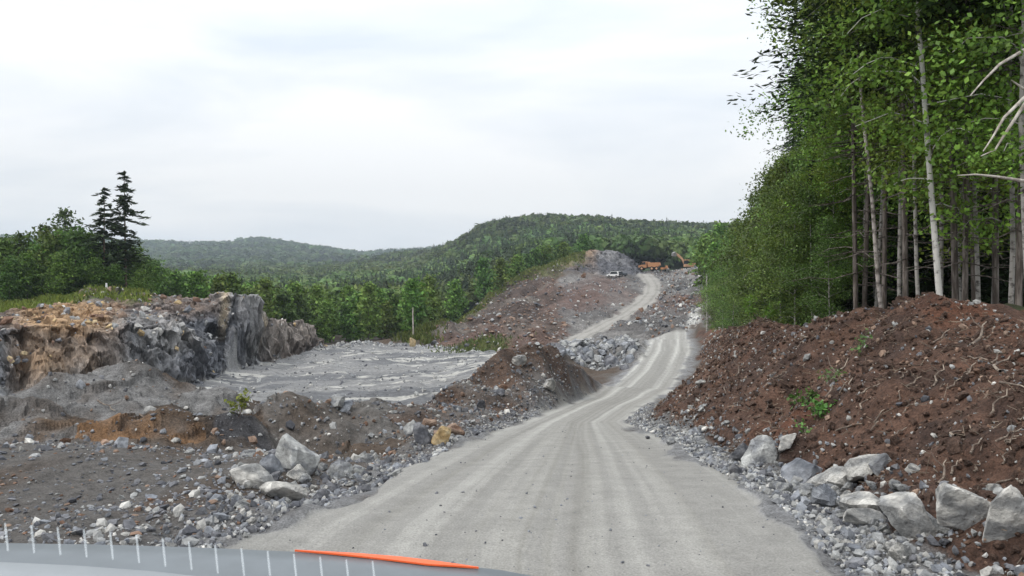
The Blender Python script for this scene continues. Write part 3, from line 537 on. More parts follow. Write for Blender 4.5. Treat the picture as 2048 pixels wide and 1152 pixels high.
left_tree('aspen', asp, 130, 93, 'thin topped open tree behind the green bushes left of the two pines', 'tree', sc=1.12)
LB = [tree_data('broadleaf', birch(7, 2.3, .05, 34, 9, .19, colr=c, rt=.08, spread=.42), B_dark, M_wood) for c in ((.07, .14, .028), (.06, .12, .028), (.09, .16, .034))]
for i, (u, d, s) in enumerate([(-70, 88, 1), (-30, 90, 1.05), (8, 87, 1.0), (40, 92, 1.0), (70, 88, 1.0), (100, 86, 1.1), (125, 88, 1.15), (150, 86, 1.05), (178, 89, 1.0), (205, 91, .95), (235, 93, .9), (265, 91, .85), (290, 94, .8), (165, 93, 1.2), (90, 95, 1.2), (55, 83, .7), (20, 82, .7), (120, 82.5, .65), (190, 84, .6), (-20, 96, 1.2), (280, 86, .5), (230, 85, .45)]):
    left_tree('broadleaf_tree', LB[i % 3], u, d, 'dense green broadleaf tree in the belt behind the left grass bank', 'tree', 'broadleaf trees behind the left grass bank', sc=s*(.9+.2*rng.random()))
# front rows of the valley wood
VD = [tree_data('broadleaf', birch(9, 1.9, .12, 26, 6, .30, colr=c, rt=.09, spread=.42), B_dark, M_wood) for c in ((.085, .165, .034), (.105, .19, .042), (.07, .14, .036), (.125, .205, .05))]
VS = [tree_data('spruce', spruce(11, 1.7, .1, 6, .4, colr=c, rt=.1, dens=1.6), B_dark, M_wood) for c in ((.045, .08, .034), (.055, .09, .036))]
spots, tries = [], 0
while len(spots) < 205 and tries < 30000:
    tries += 1; u = rng.uniform(-60, 1010); d = rng.uniform(112, 172)
    lim = itp(u, [(-60, 104), (300, 106), (470, 108), (640, 122), (830, 121), (850, 127), (900, 143), (955, 158), (1010, 178)])
    if d < lim: continue
    x = (u-1024)/F*d
    if any((x-a)**2+(d-b)**2 < 5.5 for a, b in spots): continue
    spots.append((x, d))
for i, (x, d) in enumerate(spots):
    s = .75+.45*rng.random()
    if rng.random() < .05: plant_tree('spruce', VS[i % 2], x, d, float(ground_z(x, d)), rng.random()*6, s, 'dark pointed spruce in the front rows of the valley wood', 'spruce tree', 'spruces in the front rows of the valley wood')
    else: plant_tree('broadleaf_tree', VD[i % 4], x, d, float(ground_z(x, d)), rng.random()*6, s, 'green broadleaf tree in the front rows of the valley wood', 'tree', 'broadleaf trees in the front rows of the valley wood')
for i in range(34):
    u = rng.uniform(985, 1190); d = itp(u, [(985, 172), (1040, 192), (1100, 205), (1190, 222)])+rng.uniform(4, 22); x = (u-1024)/F*d
    plant_tree('broadleaf_tree', VD[i % 4], x, d, float(ground_z(x, min(d, 235)))-1, rng.random()*6, .8+.4*rng.random(), 'green broadleaf tree behind the crest of the cleared slope', 'tree', 'broadleaf trees behind the crest of the cleared slope')
for i in range(26):
    u = rng.uniform(1402, 1520); d = rng.uniform(100, 225); x = (u-1024)/F*d
    plant_tree('broadleaf_tree', VD[i % 4], x, d, float(ground_z(x, d)), rng.random()*6, .9+.4*rng.random(), 'green broadleaf tree behind the far tip of the right forest', 'tree', 'broadleaf trees beyond the tip of the right forest')
# the wooded valley and hills: uncountable crowns as one mass
def crown_template(n, conifer):
    if conifer:
        h = rng.random(n)**.8; a = rng.random(n)*6.28; r = (1-h)*.24*(.6+.5*rng.random(n)); c = np.stack([r*np.cos(a), r*np.sin(a), .08+h*.92], 1); s = .16*(1.15-h)*(.8+.5*rng.random(n))
        nm = np.stack([np.cos(a), np.sin(a), np.full(n, .8)], 1)
    else:
        p = unit(n, .35); p[:, 2] = abs(p[:, 2])*1.0-.25*(rng.random(n) < .3); rr = .7+.4*rng.random(n); c = p*rr[:, None]*np.array([.33, .33, .42])+np.array([0, 0, .52]); s = .15*(40/max(n, 14))**.45*(.7+.7*rng.random(n)); nm = p+rng.normal(size=(n, 3))*.5
    nm /= np.linalg.norm(nm, axis=1)[:, None]; return quads_at(c, s, nm)
def woods(n, u0, u1, d0, d1, nq, h, name, tone=1.0, size=(1, 1), conf=.3):
    u = rng.uniform(u0, u1, n*2); d = np.sqrt(rng.uniform(d0*d0, d1*d1, n*2)); x = (u-1024)/F*d
    ok = ~((d < 236) & (u > 850)) & ~((d < 176) & (u > -60)); u, d, x = u[ok][:n], d[ok][:n], x[ok][:n]
    z = np.where(d < 234, ground_z(x, np.minimum(d, 235)), far_z(u, d))
    dens = fbm(x*.02, d*.02, 0, 3, 123); V_, F_, C_, o = [], [], [], 0
    isc = rng.random(len(u)) < np.clip(conf+.6*fbm(x*.012, d*.012, 0, 3, 133), .05, .85)
    tp = {False: [crown_template(nq, False) for _ in range(5)], True: [crown_template(nq, True) for _ in range(4)]}
    for kind in (False, True):
        for q, (tv, tf) in enumerate(tp[kind]):
            m = np.where((isc == kind) & (np.arange(len(u)) % len(tp[kind]) == q))[0]
            if not len(m): continue
            s = h*(.65+.6*rng.random(len(m)))*(1.1 if kind else 1); a = rng.random(len(m))*6.28; ca, sa = np.cos(a)[:, None], np.sin(a)[:, None]; wd = (s*size[0])[:, None]
            vx = (tv[None, :, 0]*ca-tv[None, :, 1]*sa)*wd+x[m][:, None]; vy = (tv[None, :, 0]*sa+tv[None, :, 1]*ca)*wd+d[m][:, None]; vz = tv[None, :, 2]*s[:, None]*size[1]+z[m][:, None]-.4
            V_.append(np.stack([vx, vy, vz], -1).reshape(-1, 3)); F_.append((tf[None]+(np.arange(len(m))*len(tv))[:, None, None]).reshape(-1, 4)+o); o += len(m)*len(tv)
            base = np.array((.042, .075, .032)) if kind else np.array((.088, .160, .044))
            k = (1+.25*rng.normal(size=(len(m), 1))+.25*dens[m][:, None]).clip(.5, 1.7); cl = base*k*tone; cl[:, 0] *= 1+.35*rng.random(len(m)); C_.append(np.repeat(cl, len(tv), 0))
    me = np_mesh(name, np.concatenate(V_), np.concatenate(F_), np.concatenate(C_)); me.materials.append(M_wood); return tag(link(name, me), kind='stuff')
woods(3200, -150, 1000, 160, 330, 130, 9.5, 'valley_woodland')
woods(9000, -150, 1560, 300, 560, 80, 10, 'hillside_woodland', tone=.98)
woods(13000, -150, 1560, 540, 960, 36, 11, 'hillside_woodland', size=(1.1, 1), conf=.35, tone=.85)
woods(14000, -150, 1050, 950, 2060, 14, 13, 'distant_woodland', size=(1.5, .9), conf=.6, tone=.55)

# ------------------------------------------------------------------ rocks, stones, roots
def ico(n):
    b = bmesh.new(); bmesh.ops.create_icosphere(b, subdivisions=n, radius=1); b.verts.ensure_lookup_table()
    v = np.array([x.co[:] for x in b.verts]); f = np.array([[q.index for q in p.verts] for p in b.faces]); b.free(); return v, f
def rock_arrays(sub, planes, dims, rough=.05, seed=0):
    """a block split off by random fracture planes"""
    r = np.random.default_rng(seed); d, f = ico(sub); n = r.normal(size=(planes, 3)); n /= np.linalg.norm(n, axis=1)[:, None]; h = r.uniform(.48, .95, planes)
    dot = d@n.T; rad = np.where(dot > .05, h/np.maximum(dot, .05), 9).min(1); rad = np.minimum(rad, 1.3); v = d*rad[:, None]
    if rough: v *= (1+rough*fbm(v[:, 0]*2.2+seed, v[:, 1]*2.2, v[:, 2]*2.2, 4, seed % 50, .55))[:, None]
    lo, hi = v.min(0), v.max(0); return (v-(lo+hi)/2)/(hi-lo)*np.array(dims), f
STONE = {'grey': ((.20, .205, .215), (.40, .40, .385)), 'dark': ((.085, .088, .10), (.19, .19, .20)), 'pale': ((.25, .25, .245), (.55, .53, .49)), 'tan': ((.36, .25, .12), (.52, .41, .25)), 'blue': ((.15, .16, .18), (.30, .31, .33)), 'rust': ((.16, .09, .06), (.28, .2, .15))}
def stone_mesh(name, kind, sub, planes, dims, seed, rough=.05):
    v, f = rock_arrays(sub, planes, dims, rough, seed); k = 2.4/max(dims)
    a, b = (np.array(c) for c in STONE[kind]); t = (.5+1.1*fbm(v[:, 0]*k+seed, v[:, 1]*k, v[:, 2]*k*1.8, 4, 7)).clip(0, 1)[:, None]
    me = np_mesh(name, v, f, a*(1-t)+b*t, False); me.materials.append(M_stone); return me
def boulder(u, v, w, h, kind, label, seed, dep=.8, rz=0, tilt=(0, 0), sink=.2, planes=16, sub=5, cat='boulder', group=None):
    """v is the row of its foot; w and h its size in photo pixels"""
    x, y, z = hit(u, v); m = y/F; dims = (w*m, w*m*dep, h*m/(1-sink*.8))
    o = link('boulder', stone_mesh('boulder', kind, sub, planes, dims, seed), loc=(x, y+dims[1]*.3, z+dims[2]*(.5-sink)), rot=(tilt[0], tilt[1], rz)); return tag(o, label, cat, group)
boulder(1932, 1066, 112, 100, 'pale', 'biggest round faced grey boulder at the foot of the brown bank,', 11, .8, .3, (.1, -.15), .12, 18)
boulder(1828, 1078, 118, 88, 'pale', 'angular pale block leaning against the left side of the biggest boulder', 24, .7, -.3, (0, .35), .12, 12)
boulder(2026, 1090, 88, 118, 'pale', 'upright pale boulder right of the biggest boulder, cut by the photo edge', 31, .8, .2, (0, .1), .12, 14)
boulder(1762, 940, 60, 34, 'grey', 'single flat grey slab lying alone on the brown bank', 44, .7, .5, (.3, -.3), .25, 9, 4)
boulder(1578, 912, 42, 40, 'pale', 'squarish pale rock on top of the right roadside rubble', 51, .9, .4, (0, .2), .15, 10, 4)
boulder(1615, 968, 92, 44, 'blue', 'wide flat blue grey slab in the right roadside rubble', 60, .8, .1, (.1, .1), .2, 10, 4)
boulder(1484, 925, 50, 34, 'dark', 'dark wedge shaped rock in the right roadside rubble', 66, .7, .2, (0, -.3), .15, 10, 4)
boulder(1738, 1052, 92, 34, 'pale', 'long flat pale slab left of the biggest boulder at the road edge', 72, .5, -.1, (0, .1), .2, 9, 4)
boulder(590, 946, 88, 70, 'grey', 'large angular grey boulder at the left roadside below the dark earth', 81, .8, .5, (.1, .2), .14, 13)
boulder(540, 962, 44, 52, 'blue', 'upright blue grey slab leaning on the large left boulder', 92, .5, .3, (0, -.3), .15, 9, 4)
boulder(500, 972, 96, 44, 'pale', 'long pale slab lying in the left roadside rubble', 101, .6, .1, (0, .12), .2, 10, 4)
boulder(560, 1004, 96, 42, 'pale', 'lowest flat pale slab of the left roadside rubble', 108, .6, -.1, (0, .05), .2, 9, 4)
boulder(882, 889, 42, 34, 'tan', 'yellowish boulder at the foot of the brown heap by the road', 117, .9, .2, (0, 0), .12, 22, 4)
boulder(846, 888, 40, 42, 'dark', 'dark boulder with a pale top just left of the yellowish boulder', 123, .9, .6, (0, 0), .15, 14, 4)
boulder(820, 872, 34, 30, 'grey', 'light grey rock above and left of the yellowish boulder', 131, .9, .1, (0, 0), .15, 14, 4)
boulder(670, 818, 34, 28, 'grey', 'grey boulder standing alone on the crest of the rubble shelf', 137, .9, .1, (0, 0), .1, 14, 4)
boulder(823, 694, 13, 20, 'tan', 'small tan rock standing at the far edge of the quarry floor', 141, .8, .1, (0, 0), .1, 12, 3)
boulder(1166, 556, 11, 11, 'rust', 'small rusty block at the left foot of the far rock knoll', 147, .8, .3, (0, 0), .2, 12, 4)
# single rocks large enough to tell apart, row by row along the road
SV = {k: [stone_mesh('rock', k, 3, 9+i, (1, .75+.1*i, .55+.08*i), 200+i*7+len(k), .06) for i in range(4)] for k in STONE}
def rock_at(x, y, s, kind, label, group, sink=.3):
    o = link('rock', random.choice(SV[kind]), loc=(x, y, float(ground_z(x, y))+s*(.33-.33*sink*1.5)), rot=(rng.normal()*.35, rng.normal()*.35, rng.random()*6.3), sc=s*(.8+.4*rng.random())); return tag(o, label, 'rock', group)
def lognorm(m, s): return float(m*math.exp(rng.normal()*s))
for i in range(88):
    y = 5.6*math.exp(rng.random()**1.2*1.25); t = rng.normal()*.38+.55; x = itp(y, TOE)-.15+(t-.5)*.9
    rock_at(x, y, min(lognorm(.135, .5), .42), random.choice(['grey', 'grey', 'blue', 'dark', 'pale', 'pale']), 'loose grey rock in the strip of rubble between the road and the brown bank', 'rocks in the right roadside rubble')
for i in range(72):
    y = 7.2*math.exp(rng.random()*.62); x = itp(y, XL)-.35-abs(rng.normal())*.85
    if not 420 < 1024+x/y*F < 760: continue
    rock_at(x, y, min(lognorm(.17, .5), .45), random.choice(['grey', 'grey', 'blue', 'pale', 'pale', 'dark']), 'loose pale grey rock in the rubble at the left roadside', 'rocks in the left roadside rubble')
for i in range(64):
    y = rng.uniform(13, 34); x = itp(y, XL)-.4-abs(rng.normal())*2.6*(1 if y < 22 else .5)
    rock_at(x, y, min(lognorm(.19, .5), .5), random.choice(['grey', 'dark', 'blue', 'pale', 'dark', 'rust']), 'loose rock on the brown heap and rubble shelf left of the road', 'rocks on the brown heap and shelf')
for i in range(74):
    u, y = rng.uniform(1100, 1285), rng.uniform(60, 78); x = (u-1024)/F*y
    if x > itp(y, XL)-1: continue
    rock_at(x, y, min(lognorm(.6, .45), 1.3), random.choice(['grey', 'blue', 'grey', 'dark']), 'grey blasted rock in the pile left of the road crest', 'rocks in the blasted pile by the crest')
# stones too many to count
HU = []
for i in range(10):
    v, f = rock_arrays(1, 7+i % 4, (1, .8, .6), 0, 300+i); HU.append((v, f))
def rubble(name, x, y, s, kinds, flat=1.0, sink=.12):
    n = len(x); z = ground_z(x, y); V_, F_, C_, o = [], [], [], 0
    a = rng.normal(size=(n, 4)); a /= np.linalg.norm(a, axis=1)[:, None]; w, i, j, k = a.T
    Rm = np.stack([1-2*(j*j+k*k), 2*(i*j-k*w), 2*(i*k+j*w), 2*(i*j+k*w), 1-2*(i*i+k*k), 2*(j*k-i*w), 2*(i*k-j*w), 2*(j*k+i*w), 1-2*(i*i+j*j)], -1).reshape(n, 3, 3)
    kid = rng.integers(0, len(kinds), n); base = np.array([STONE[c] for c in kinds])[kid]; t = rng.random((n, 1)); cl = base[:, 0]*(1-t)+base[:, 1]*t
    for q, (tv, tf) in enumerate(HU):
        m = np.arange(n) % len(HU) == q
        if not m.any(): continue
        p = np.einsum('nab,vb->nva', Rm[m], tv)*s[m][:, None, None]; p[..., 2] *= flat
        p += np.stack([x[m], y[m], z[m]+s[m]*sink], -1)[:, None]; V_.append(p.reshape(-1, 3)); k_ = m.sum(); F_.append((tf[None]+(np.arange(k_)*len(tv))[:, None, None]).reshape(-1, 3)+o); o += k_*len(tv); C_.append(np.repeat(cl[m], len(tv), 0))
    me = np_mesh(name, np.concatenate(V_), np.concatenate(F_), np.concatenate(C_)); me.materials.append(M_stone); return tag(link(name, me), kind='stuff')
def ln(n, m, s, hi): return np.minimum(m*np.exp(rng.normal(size=n)*s), hi)
n = 9000; y = 4.2*np.exp(rng.random(n)**1.15*2.0); x = itp(y, XR)+.05+np.abs(rng.normal(size=n))*.42; rubble('roadside_gravel', x, y, ln(n, .035, .55, .14), ['grey', 'grey', 'blue', 'dark', 'pale'])
n = 6500; y = 5.2*np.exp(rng.random(n)*1.9); x = itp(y, XL)-.05-np.abs(rng.normal(size=n))*(.5+.5*(y < 10)); rubble('roadside_gravel', x, y, ln(n, .035, .6, .15), ['grey', 'blue', 'dark', 'pale', 'dark'])
n = 480; y = 4.5*np.exp(rng.random(n)*1.5); t = rng.random(n); x = itp(y, XL)*(1-t)+itp(y, XR)*t; rubble('road_pebbles', x, y, ln(n, .014, .5, .045), ['dark', 'dark', 'blue'])
n = 8000; y = 5*np.exp(rng.random(n)*2.75); t = rng.random(n); x = itp(y, TOE)*(1-t)+(itp(y, CRX)+.6)*t; rubble('bank_stones', x, y, ln(n, .02, .6, .12)*(1+y/30), ['grey', 'rust', 'rust', 'dark', 'pale', 'rust'])
def clods(name, x, y, s, c): 
    o = rubble(name, x, y, s, ['dark'], sink=.05); me = o.data; k = len(me.vertices); a = np.ones((k, 4), np.float32); a[:, :3] = np.array(c)*(.75+.5*rng.random((k, 1))); me.color_attributes['Col'].data.foreach_set('color', a.ravel()); me.materials[0] = M_soil
n = 9000; y = 5*np.exp(rng.random(n)*2.6); t = rng.random(n)**.9; x = itp(y, TOE)*(1-t)+(itp(y, CRX)+.5)*t; clods('soil_clods', x, y, ln(n, .035, .6, .16)*(1+y/50), (.095, .06, .045))
n = 9000; y = 11.5*np.exp(rng.random(n)*1.15); x = itp(y, XL)-.5-rng.random(n)*np.where(y < 20, 12, 6); j, i = cell_of(1024+x/y*F, y); k = (reg[j, i] != names.index('earth_mound')) | (rng.random(n) < .22); x, y = x[k], y[k]; n = len(x); rubble('mound_stones', x, y, ln(n, .05, .6, .26), ['grey', 'dark', 'rust', 'blue', 'pale', 'dark'])
n = 2600; u = rng.uniform(-60, 640, n); y = 6.4*np.exp(rng.random(n)*.85); x = (u-1024)/F*y; k = x < itp(y, XL)-.4; x, y = x[k], y[k]; rubble('shoulder_stones', x, y, ln(len(x), .028, .65, .16), ['grey', 'dark', 'dark', 'dark', 'rust', 'blue'], .6)
n = 3200; u = rng.uniform(840, 1150, n); y = rng.uniform(96, 200, n); m = ((D[::1, :] < 0).any()); j, i = cell_of(u, y); k = np.isin(reg[j, i], [names.index('cleared_slope')]); x, y = ((u-1024)/F*y)[k], y[k]; rubble('slope_debris', x, y, ln(len(x), .34, .5, 1.1), ['grey', 'rust', 'rust', 'pale', 'rust', 'dark'], .6)
n = 9000; u = rng.uniform(1120, 1460, n); y = rng.uniform(86, 205, n); j, i = cell_of(u, y); k = np.isin(reg[j, i], [names.index('spoil_slope')]) & (rng.random(n) < np.where(u > np.interp(y, [90, 142, 166, 200], [1100, 1275, 1312, 1300]), .62, .2)) & ((u > 1290) | (y > 118)); x, y = ((u-1024)/F*y)[k], y[k]; rubble('spoil_rocks', x, y, ln(len(x), .29, .55, 1.2), ['grey', 'grey', 'dark', 'pale', 'dark', 'rust'])
n = 1500; u = rng.uniform(1080, 1290, n); y = rng.uniform(58, 92, n); x = (u-1024)/F*y; k = x < itp(y, XL)-.8; x, y = x[k], y[k]; j, i = cell_of(1024+x/y*F, y); k = reg[j, i] == names.index('rock_pile'); rubble('pile_rubble', x[k], y[k], ln(k.sum(), .42, .5, 1.2), ['grey', 'grey', 'dark', 'blue'])
n = 1600; u = rng.uniform(-60, 660, n); y = rng.uniform(45, 112, n); j, i = cell_of(u, y); k = reg[j, i] == names.index('rock_outcrop'); x, y = ((u-1024)/F*y)[k], y[k]; rubble('outcrop_rubble', x, y, ln(len(x), .3, .5, .9), ['grey', 'pale', 'tan', 'rust', 'dark'])
# sparse blasted stones left at the edges of the quarry floor
n = 2200; u = rng.uniform(380, 960, n); y = rng.uniform(50, 112, n); j, i = cell_of(u, y); k = reg[j, i] == names.index('quarry_floor'); rubble('floor_gravel', ((u-1024)/F*y)[k], y[k], ln(k.sum(), .11, .6, .5), ['grey', 'grey', 'pale', 'dark'])
n = 500; u = rng.uniform(620, 960, n); y = itp(u, [(620, 106), (645, 111), (720, 115), (820, 115), (900, 106), (960, 97)])-abs(rng.normal(size=n))*2.5; rubble('floor_stones', (u-1024)/F*y, y, ln(n, .32, .5, 1), ['grey', 'pale', 'grey', 'dark'])
# broken roots and branches on the brown bank
SK = []
for i in range(6):
    k = 6; t = np.linspace(-.5, .5, k); P = np.stack([t, np.cumsum(rng.normal(size=k)*.03), np.cumsum(rng.normal(size=k)*.02)], 1); P -= P.mean(0)
    parts = [tube(P, np.interp(t, [-.5, .5], [.017, .006]), 6)]
    if i % 2: parts.append(tube([P[3], P[3]+np.array([.1, .09, .05]), P[3]+np.array([.2, .14, .12])], [.008, .006, .003], 5))
    me = np_mesh('branch', *merge(parts), None, True); me.materials.append(B_stick); SK.append(me)
def stick(u, v, u2, v2, label, group=None, sc=None):
    a = np.array(hit(u, v)); b = np.array(hit(u2, v2)); d = Vector(b-a); l = d.length; q = d.to_track_quat('X', 'Z').to_euler()
    o = link('broken_branch', random.choice(SK), loc=(a+b)/2+np.array([0, -.02, .03]), rot=q, sc=(l, .6+.5*min(l, 1.2), .6+.5*min(l, 1.2))); return tag(o, label, 'branch', group)
for a in [(1810, 775, 1842, 760, 'thick short pale branch stub in the middle of the brown bank'), (1975, 838, 2008, 790, 'forked pale branch standing steep near the right edge of the bank'), (1985, 890, 2042, 866, 'pale branch lying nearly level at the right edge of the bank'), (1938, 915, 1960, 880, 'short pale branch just left of the level branch at the right edge'), (1878, 970, 1888, 935, 'small upright white branch above the biggest boulder'), (1995, 968, 2026, 972, 'white stick lying above the upright pale boulder'), (1680, 815, 1702, 765, 'bent grey branch beside the green sprig on the bank'), (1645, 805, 1690, 725, 'long thin branch rising left of the bent grey branch')]: stick(*a)
for i in range(64):
    u = rng.uniform(1360, 2060); v = rng.uniform(660, 1000); lo = itp(u, [(1360, 770), (1420, 870), (1600, 915), (1760, 985), (2048, 985)])
    if v > lo: continue
    l = rng.uniform(14, 46)*(.6 if u < 1550 else 1); an = rng.normal()*.55-.75
    stick(u, v, u+l*math.cos(an), v+l*math.sin(an), 'weathered broken branch or root sticking out of the brown bank', 'broken branches on the brown bank')
stick(280, 835, 300, 862, 'curved pale root on the orange mound at the left'); stick(195, 806, 232, 828, 'grey stick on the taller mound behind the orange mound')
n = 2600; y = 5*np.exp(rng.random(n)*2.4); t = rng.random(n); x = itp(y, TOE)*(1-t)+(itp(y, CRX)+.4)*t; z = ground_z(x, y); d = unit(n); d[:, 2] *= .5; l = ln(n, .09, .5, .3)*(1+y/40)
a = np.stack([x, y, z+.02], 1); w = np.cross(d, unit(n)); w /= np.linalg.norm(w, axis=1)[:, None]; w *= (.0022+.0022*rng.random(n)*(1+y/14))[:, None]; h = np.cross(w, d)
b3 = [a+w, a-w*.5+h*.9, a-w*.5-h*.9]; e3 = [p+d*l[:, None] for p in b3]; vv = np.stack(b3+e3, 1).reshape(-1, 3)
ff = np.concatenate([np.array([[0, 1, 4, 3], [1, 2, 5, 4], [2, 0, 3, 5]])+6*i for i in range(n)])
me = np_mesh('root_litter', vv, ff, np.repeat(np.array([[.21, .165, .125]])*(.5+.8*rng.random((n, 1))), 6, 0)); me.materials.append(M_stone); tag(link('root_litter', me), kind='stuff')
# green sprigs and weeds
def sprig(name, u, v, w, h, label, cat, colr, n=60, leaf=.03, stem=True):
    x, y, z = hit(u, v); m = y/F; k = 7; parts = []
    c = []
    for i in range(k):
        az = rng.random()*6.3; e = np.array([math.cos(az)*w*m*.45, math.sin(az)*w*m*.3, h*m*(.5+.5*rng.random())]); parts.append(tube([(0, 0, -.03), e*.5+np.array([0, 0, .02]), e], [.005, .004, .002], 4)); c += [e*q+rng.normal(size=3)*leaf for q in (.5, .7, .85, 1.0)]
    c = np.repeat(np.array(c), max(1, n//len(c)), 0); c = c+rng.normal(size=c.shape)*leaf*.9
    o = empty(name, (x, y, z)); tag(o, label, cat); link('stem', np_mesh('sprig_stem', *merge(parts), None, True), B_stick, o)
    v_, f_ = quads_at(c, leaf*(.7+.6*rng.random(len(c))), unit(len(c), 1.2)); link('leaves', np_mesh('sprig_leaves', v_, f_, leaf_cols(len(c), colr)), M_leaf, o)
sprig('sapling', 1600, 815, 50, 30, 'upper left green sprig growing in the middle of the brown bank', 'plant', (.09, .22, .05), 120, .035)
sprig('sapling', 1634, 842, 58, 36, 'largest green leafy sprig low in the middle of the brown bank', 'plant', (.09, .22, .05), 160, .035)
sprig('sapling', 1608, 868, 24, 14, 'lowest small green sprig on the brown bank', 'plant', (.10, .24, .06), 50, .03)
sprig('sapling', 1660, 770, 40, 34, 'thin grey green sprig above the leafy sprigs on the bank', 'plant', (.09, .17, .05), 60, .03)
sprig('sapling', 1718, 712, 50, 46, 'broken green twig below the forest edge on the bank', 'plant', (.10, .17, .06), 60, .03)
sprig('sapling', 1520, 645, 70, 50, 'bright green seedling bush at the top of the bank by the young birches', 'plant', (.11, .24, .04), 200, .06)
sprig('weed', 478, 832, 44, 48, 'bright yellow green weed beside the dark cut face of the mound', 'plant', (.20, .28, .05), 220, .035)
# grass on the left bank, over the mound top and along the far crest
def grass(name, u, d, h, colr):
    x = (u-1024)/F*d; z = ground_z(x, d); n = len(x); a = rng.random(n)*6.28; w = .012*d/10*rng.uniform(.6, 1.3, n); s = h*rng.uniform(.5, 1.3, n); le = rng.normal(size=(n, 2))*.35*s[:, None]
    p = np.stack([x, d, z-.02], 1); e = np.stack([np.cos(a)*w, np.sin(a)*w, 0*w], 1); t = p+np.stack([le[:, 0], le[:, 1], s], 1)
    v = np.stack([p-e, p+e, t+e*.3, t-e*.3], 1).reshape(-1, 3); me = np_mesh(name, v, np.arange(4*n).reshape(n, 4), leaf_cols(n, colr, .25, .2)); me.materials.append(M_wood); tag(link(name, me), kind='stuff')
n = 9000; u = rng.uniform(-80, 400, n); d = rng.uniform(66, 84, n); j, i = cell_of(u, d); k = (reg[j, i] == names.index('grass_bank')) | ((u < 300) & (d > 74)); grass('grass', u[k], d[k], .4, (.12, .165, .035))
n = 5000; t = rng.random(n); u = 840+t*330; d = itp(u, [(840, 124), (900, 140), (950, 152), (978, 168), (1040, 187), (1100, 198), (1170, 205)])+rng.normal(size=n)*3.5-2; grass('grass', u, d, .45, (.10, .135, .04))
n = 900; u = 960+rng.normal(size=n)*35; d = 103+rng.normal(size=n)*3.5; grass('grass', u, d, .5, (.08, .115, .04)); n = 700; u = 835+rng.normal(size=n)*20; d = 119+rng.normal(size=n)*1.5; grass('grass', u, d, .8, (.10, .15, .04))

# ------------------------------------------------------------------ machines, cars, posts
class MB:
    def __init__(s): s.b = bmesh.new()
    def box(s, c, d, rot=(0, 0, 0), taper=1.0, bev=.0):
        r = bmesh.ops.create_cube(s.b, size=1); M = Matrix.Translation(c) @ Matrix.Rotation(rot[2], 4, 'Z') @ Matrix.Rotation(rot[1], 4, 'Y') @ Matrix.Rotation(rot[0], 4, 'X')
        for v in r['verts']:
            k = taper if v.co.z > 0 else 1; v.co = M @ Vector((v.co.x*d[0]*k, v.co.y*d[1]*k, v.co.z*d[2]))
        if bev:
            ed = list({e for v in r['verts'] for e in v.link_edges}); bmesh.ops.bevel(s.b, geom=ed, offset=bev, segments=2, affect='EDGES')
        return s
    def cyl(s, c, r, l, axis='Y', n=20):
        M = Matrix.Translation(c) @ {'Y': Matrix.Rotation(PI/2, 4, 'X'), 'X': Matrix.Rotation(PI/2, 4, 'Y'), 'Z': Matrix.Identity(4)}[axis]
        bmesh.ops.create_cone(s.b, cap_ends=True, segments=n, radius1=r, radius2=r, depth=l, matrix=M); return s
    def prism(s, pts, y0, y1):
        a = [s.b.verts.new((x, y0, z)) for x, z in pts]; b = [s.b.verts.new((x, y1, z)) for x, z in pts]; n = len(pts)
        s.b.faces.new(a); s.b.faces.new(b[::-1])
        for i in range(n): s.b.faces.new([a[i], b[i], b[(i+1) % n], a[(i+1) % n]][::-1])
        return s
    def build(s, name, mat, parent=None, loc=None):
        bmesh.ops.recalc_face_normals(s.b, faces=s.b.faces); me = bpy.data.meshes.new(name); s.b.to_mesh(me); s.b.free(); return link(name, me, mat, parent, loc)
P_or = pmat('orange paint', (.44, .21, .095), .8); P_orl = pmat('faded orange paint', (.58, .34, .2), .7); P_blk = pmat('black rubber', (.02, .02, .022), .8); P_gls = pmat('dark glass', (.03, .035, .04), .1); P_wht = pmat('white paint', (.75, .75, .74), .35); P_drk = pmat('dark paint', (.035, .04, .05), .3); P_stl = pmat('worn steel', (.25, .24, .23), .5, .6)
def place(o, u, d, rz, sc=1, dz=0):
    x = (u-1024)/F*d; o.location = (x, d, float(ground_z(x, d))+dz); o.rotation_euler = (0, 0, rz); o.scale = (sc,)*3; return o
def excavator(u, d, rz, sc, boom, label, paint):
    o = empty('excavator', (0, 0, 0)); tag(o, label, 'excavator')
    for s in (-1, 1):
        MB().prism([(-1.9, .25), (-1.6, 0), (1.6, 0), (1.9, .25), (1.9, .6), (1.6, .85), (-1.6, .85), (-1.9, .6)], s*1.25-.3, s*1.25+.3).build('track', P_blk, o)
    MB().box((-.55, 0, 1.55), (3.0, 2.5, 1.05), bev=.12).build('body', paint, o); MB().box((-1.85, 0, 1.6), (.7, 2.5, 1.2), bev=.2).build('counterweight', P_blk, o)
    c = MB().box((.75, .75, 2.1), (1.5, 1.0, 1.9), taper=.88, bev=.06).build('cab', paint, o); MB().box((.78, .75, 2.35), (1.53, 1.03, 1.0), taper=.9).build('window', P_gls, c)
    (a, b, e) = boom
    def arm(p, q, w0, w1, yy=-.2):
        p, q = np.array(p), np.array(q); t = (q-p)/np.linalg.norm(q-p); nn = np.array([-t[1], t[0]]); return [tuple(p+nn*w0), tuple((p+q)/2+nn*(w0+.18)), tuple(q+nn*w1), tuple(q-nn*w1), tuple(p-nn*w0)]
    MB().prism(arm(a, b, .28, .22), -.45, .05).build('boom', paint, o); MB().prism(arm(b, e, .26, .16), -.42, .02).build('arm', paint, o)
    MB().prism([(e[0]-.1, e[1]+.2), (e[0]+.5, e[1]-.2), (e[0]+.55, e[1]-.9), (e[0]-.2, e[1]-1.15), (e[0]-.55, e[1]-.6)], -.85, .45).build('bucket', P_stl, o)
    return place(o, u, d, rz, sc)
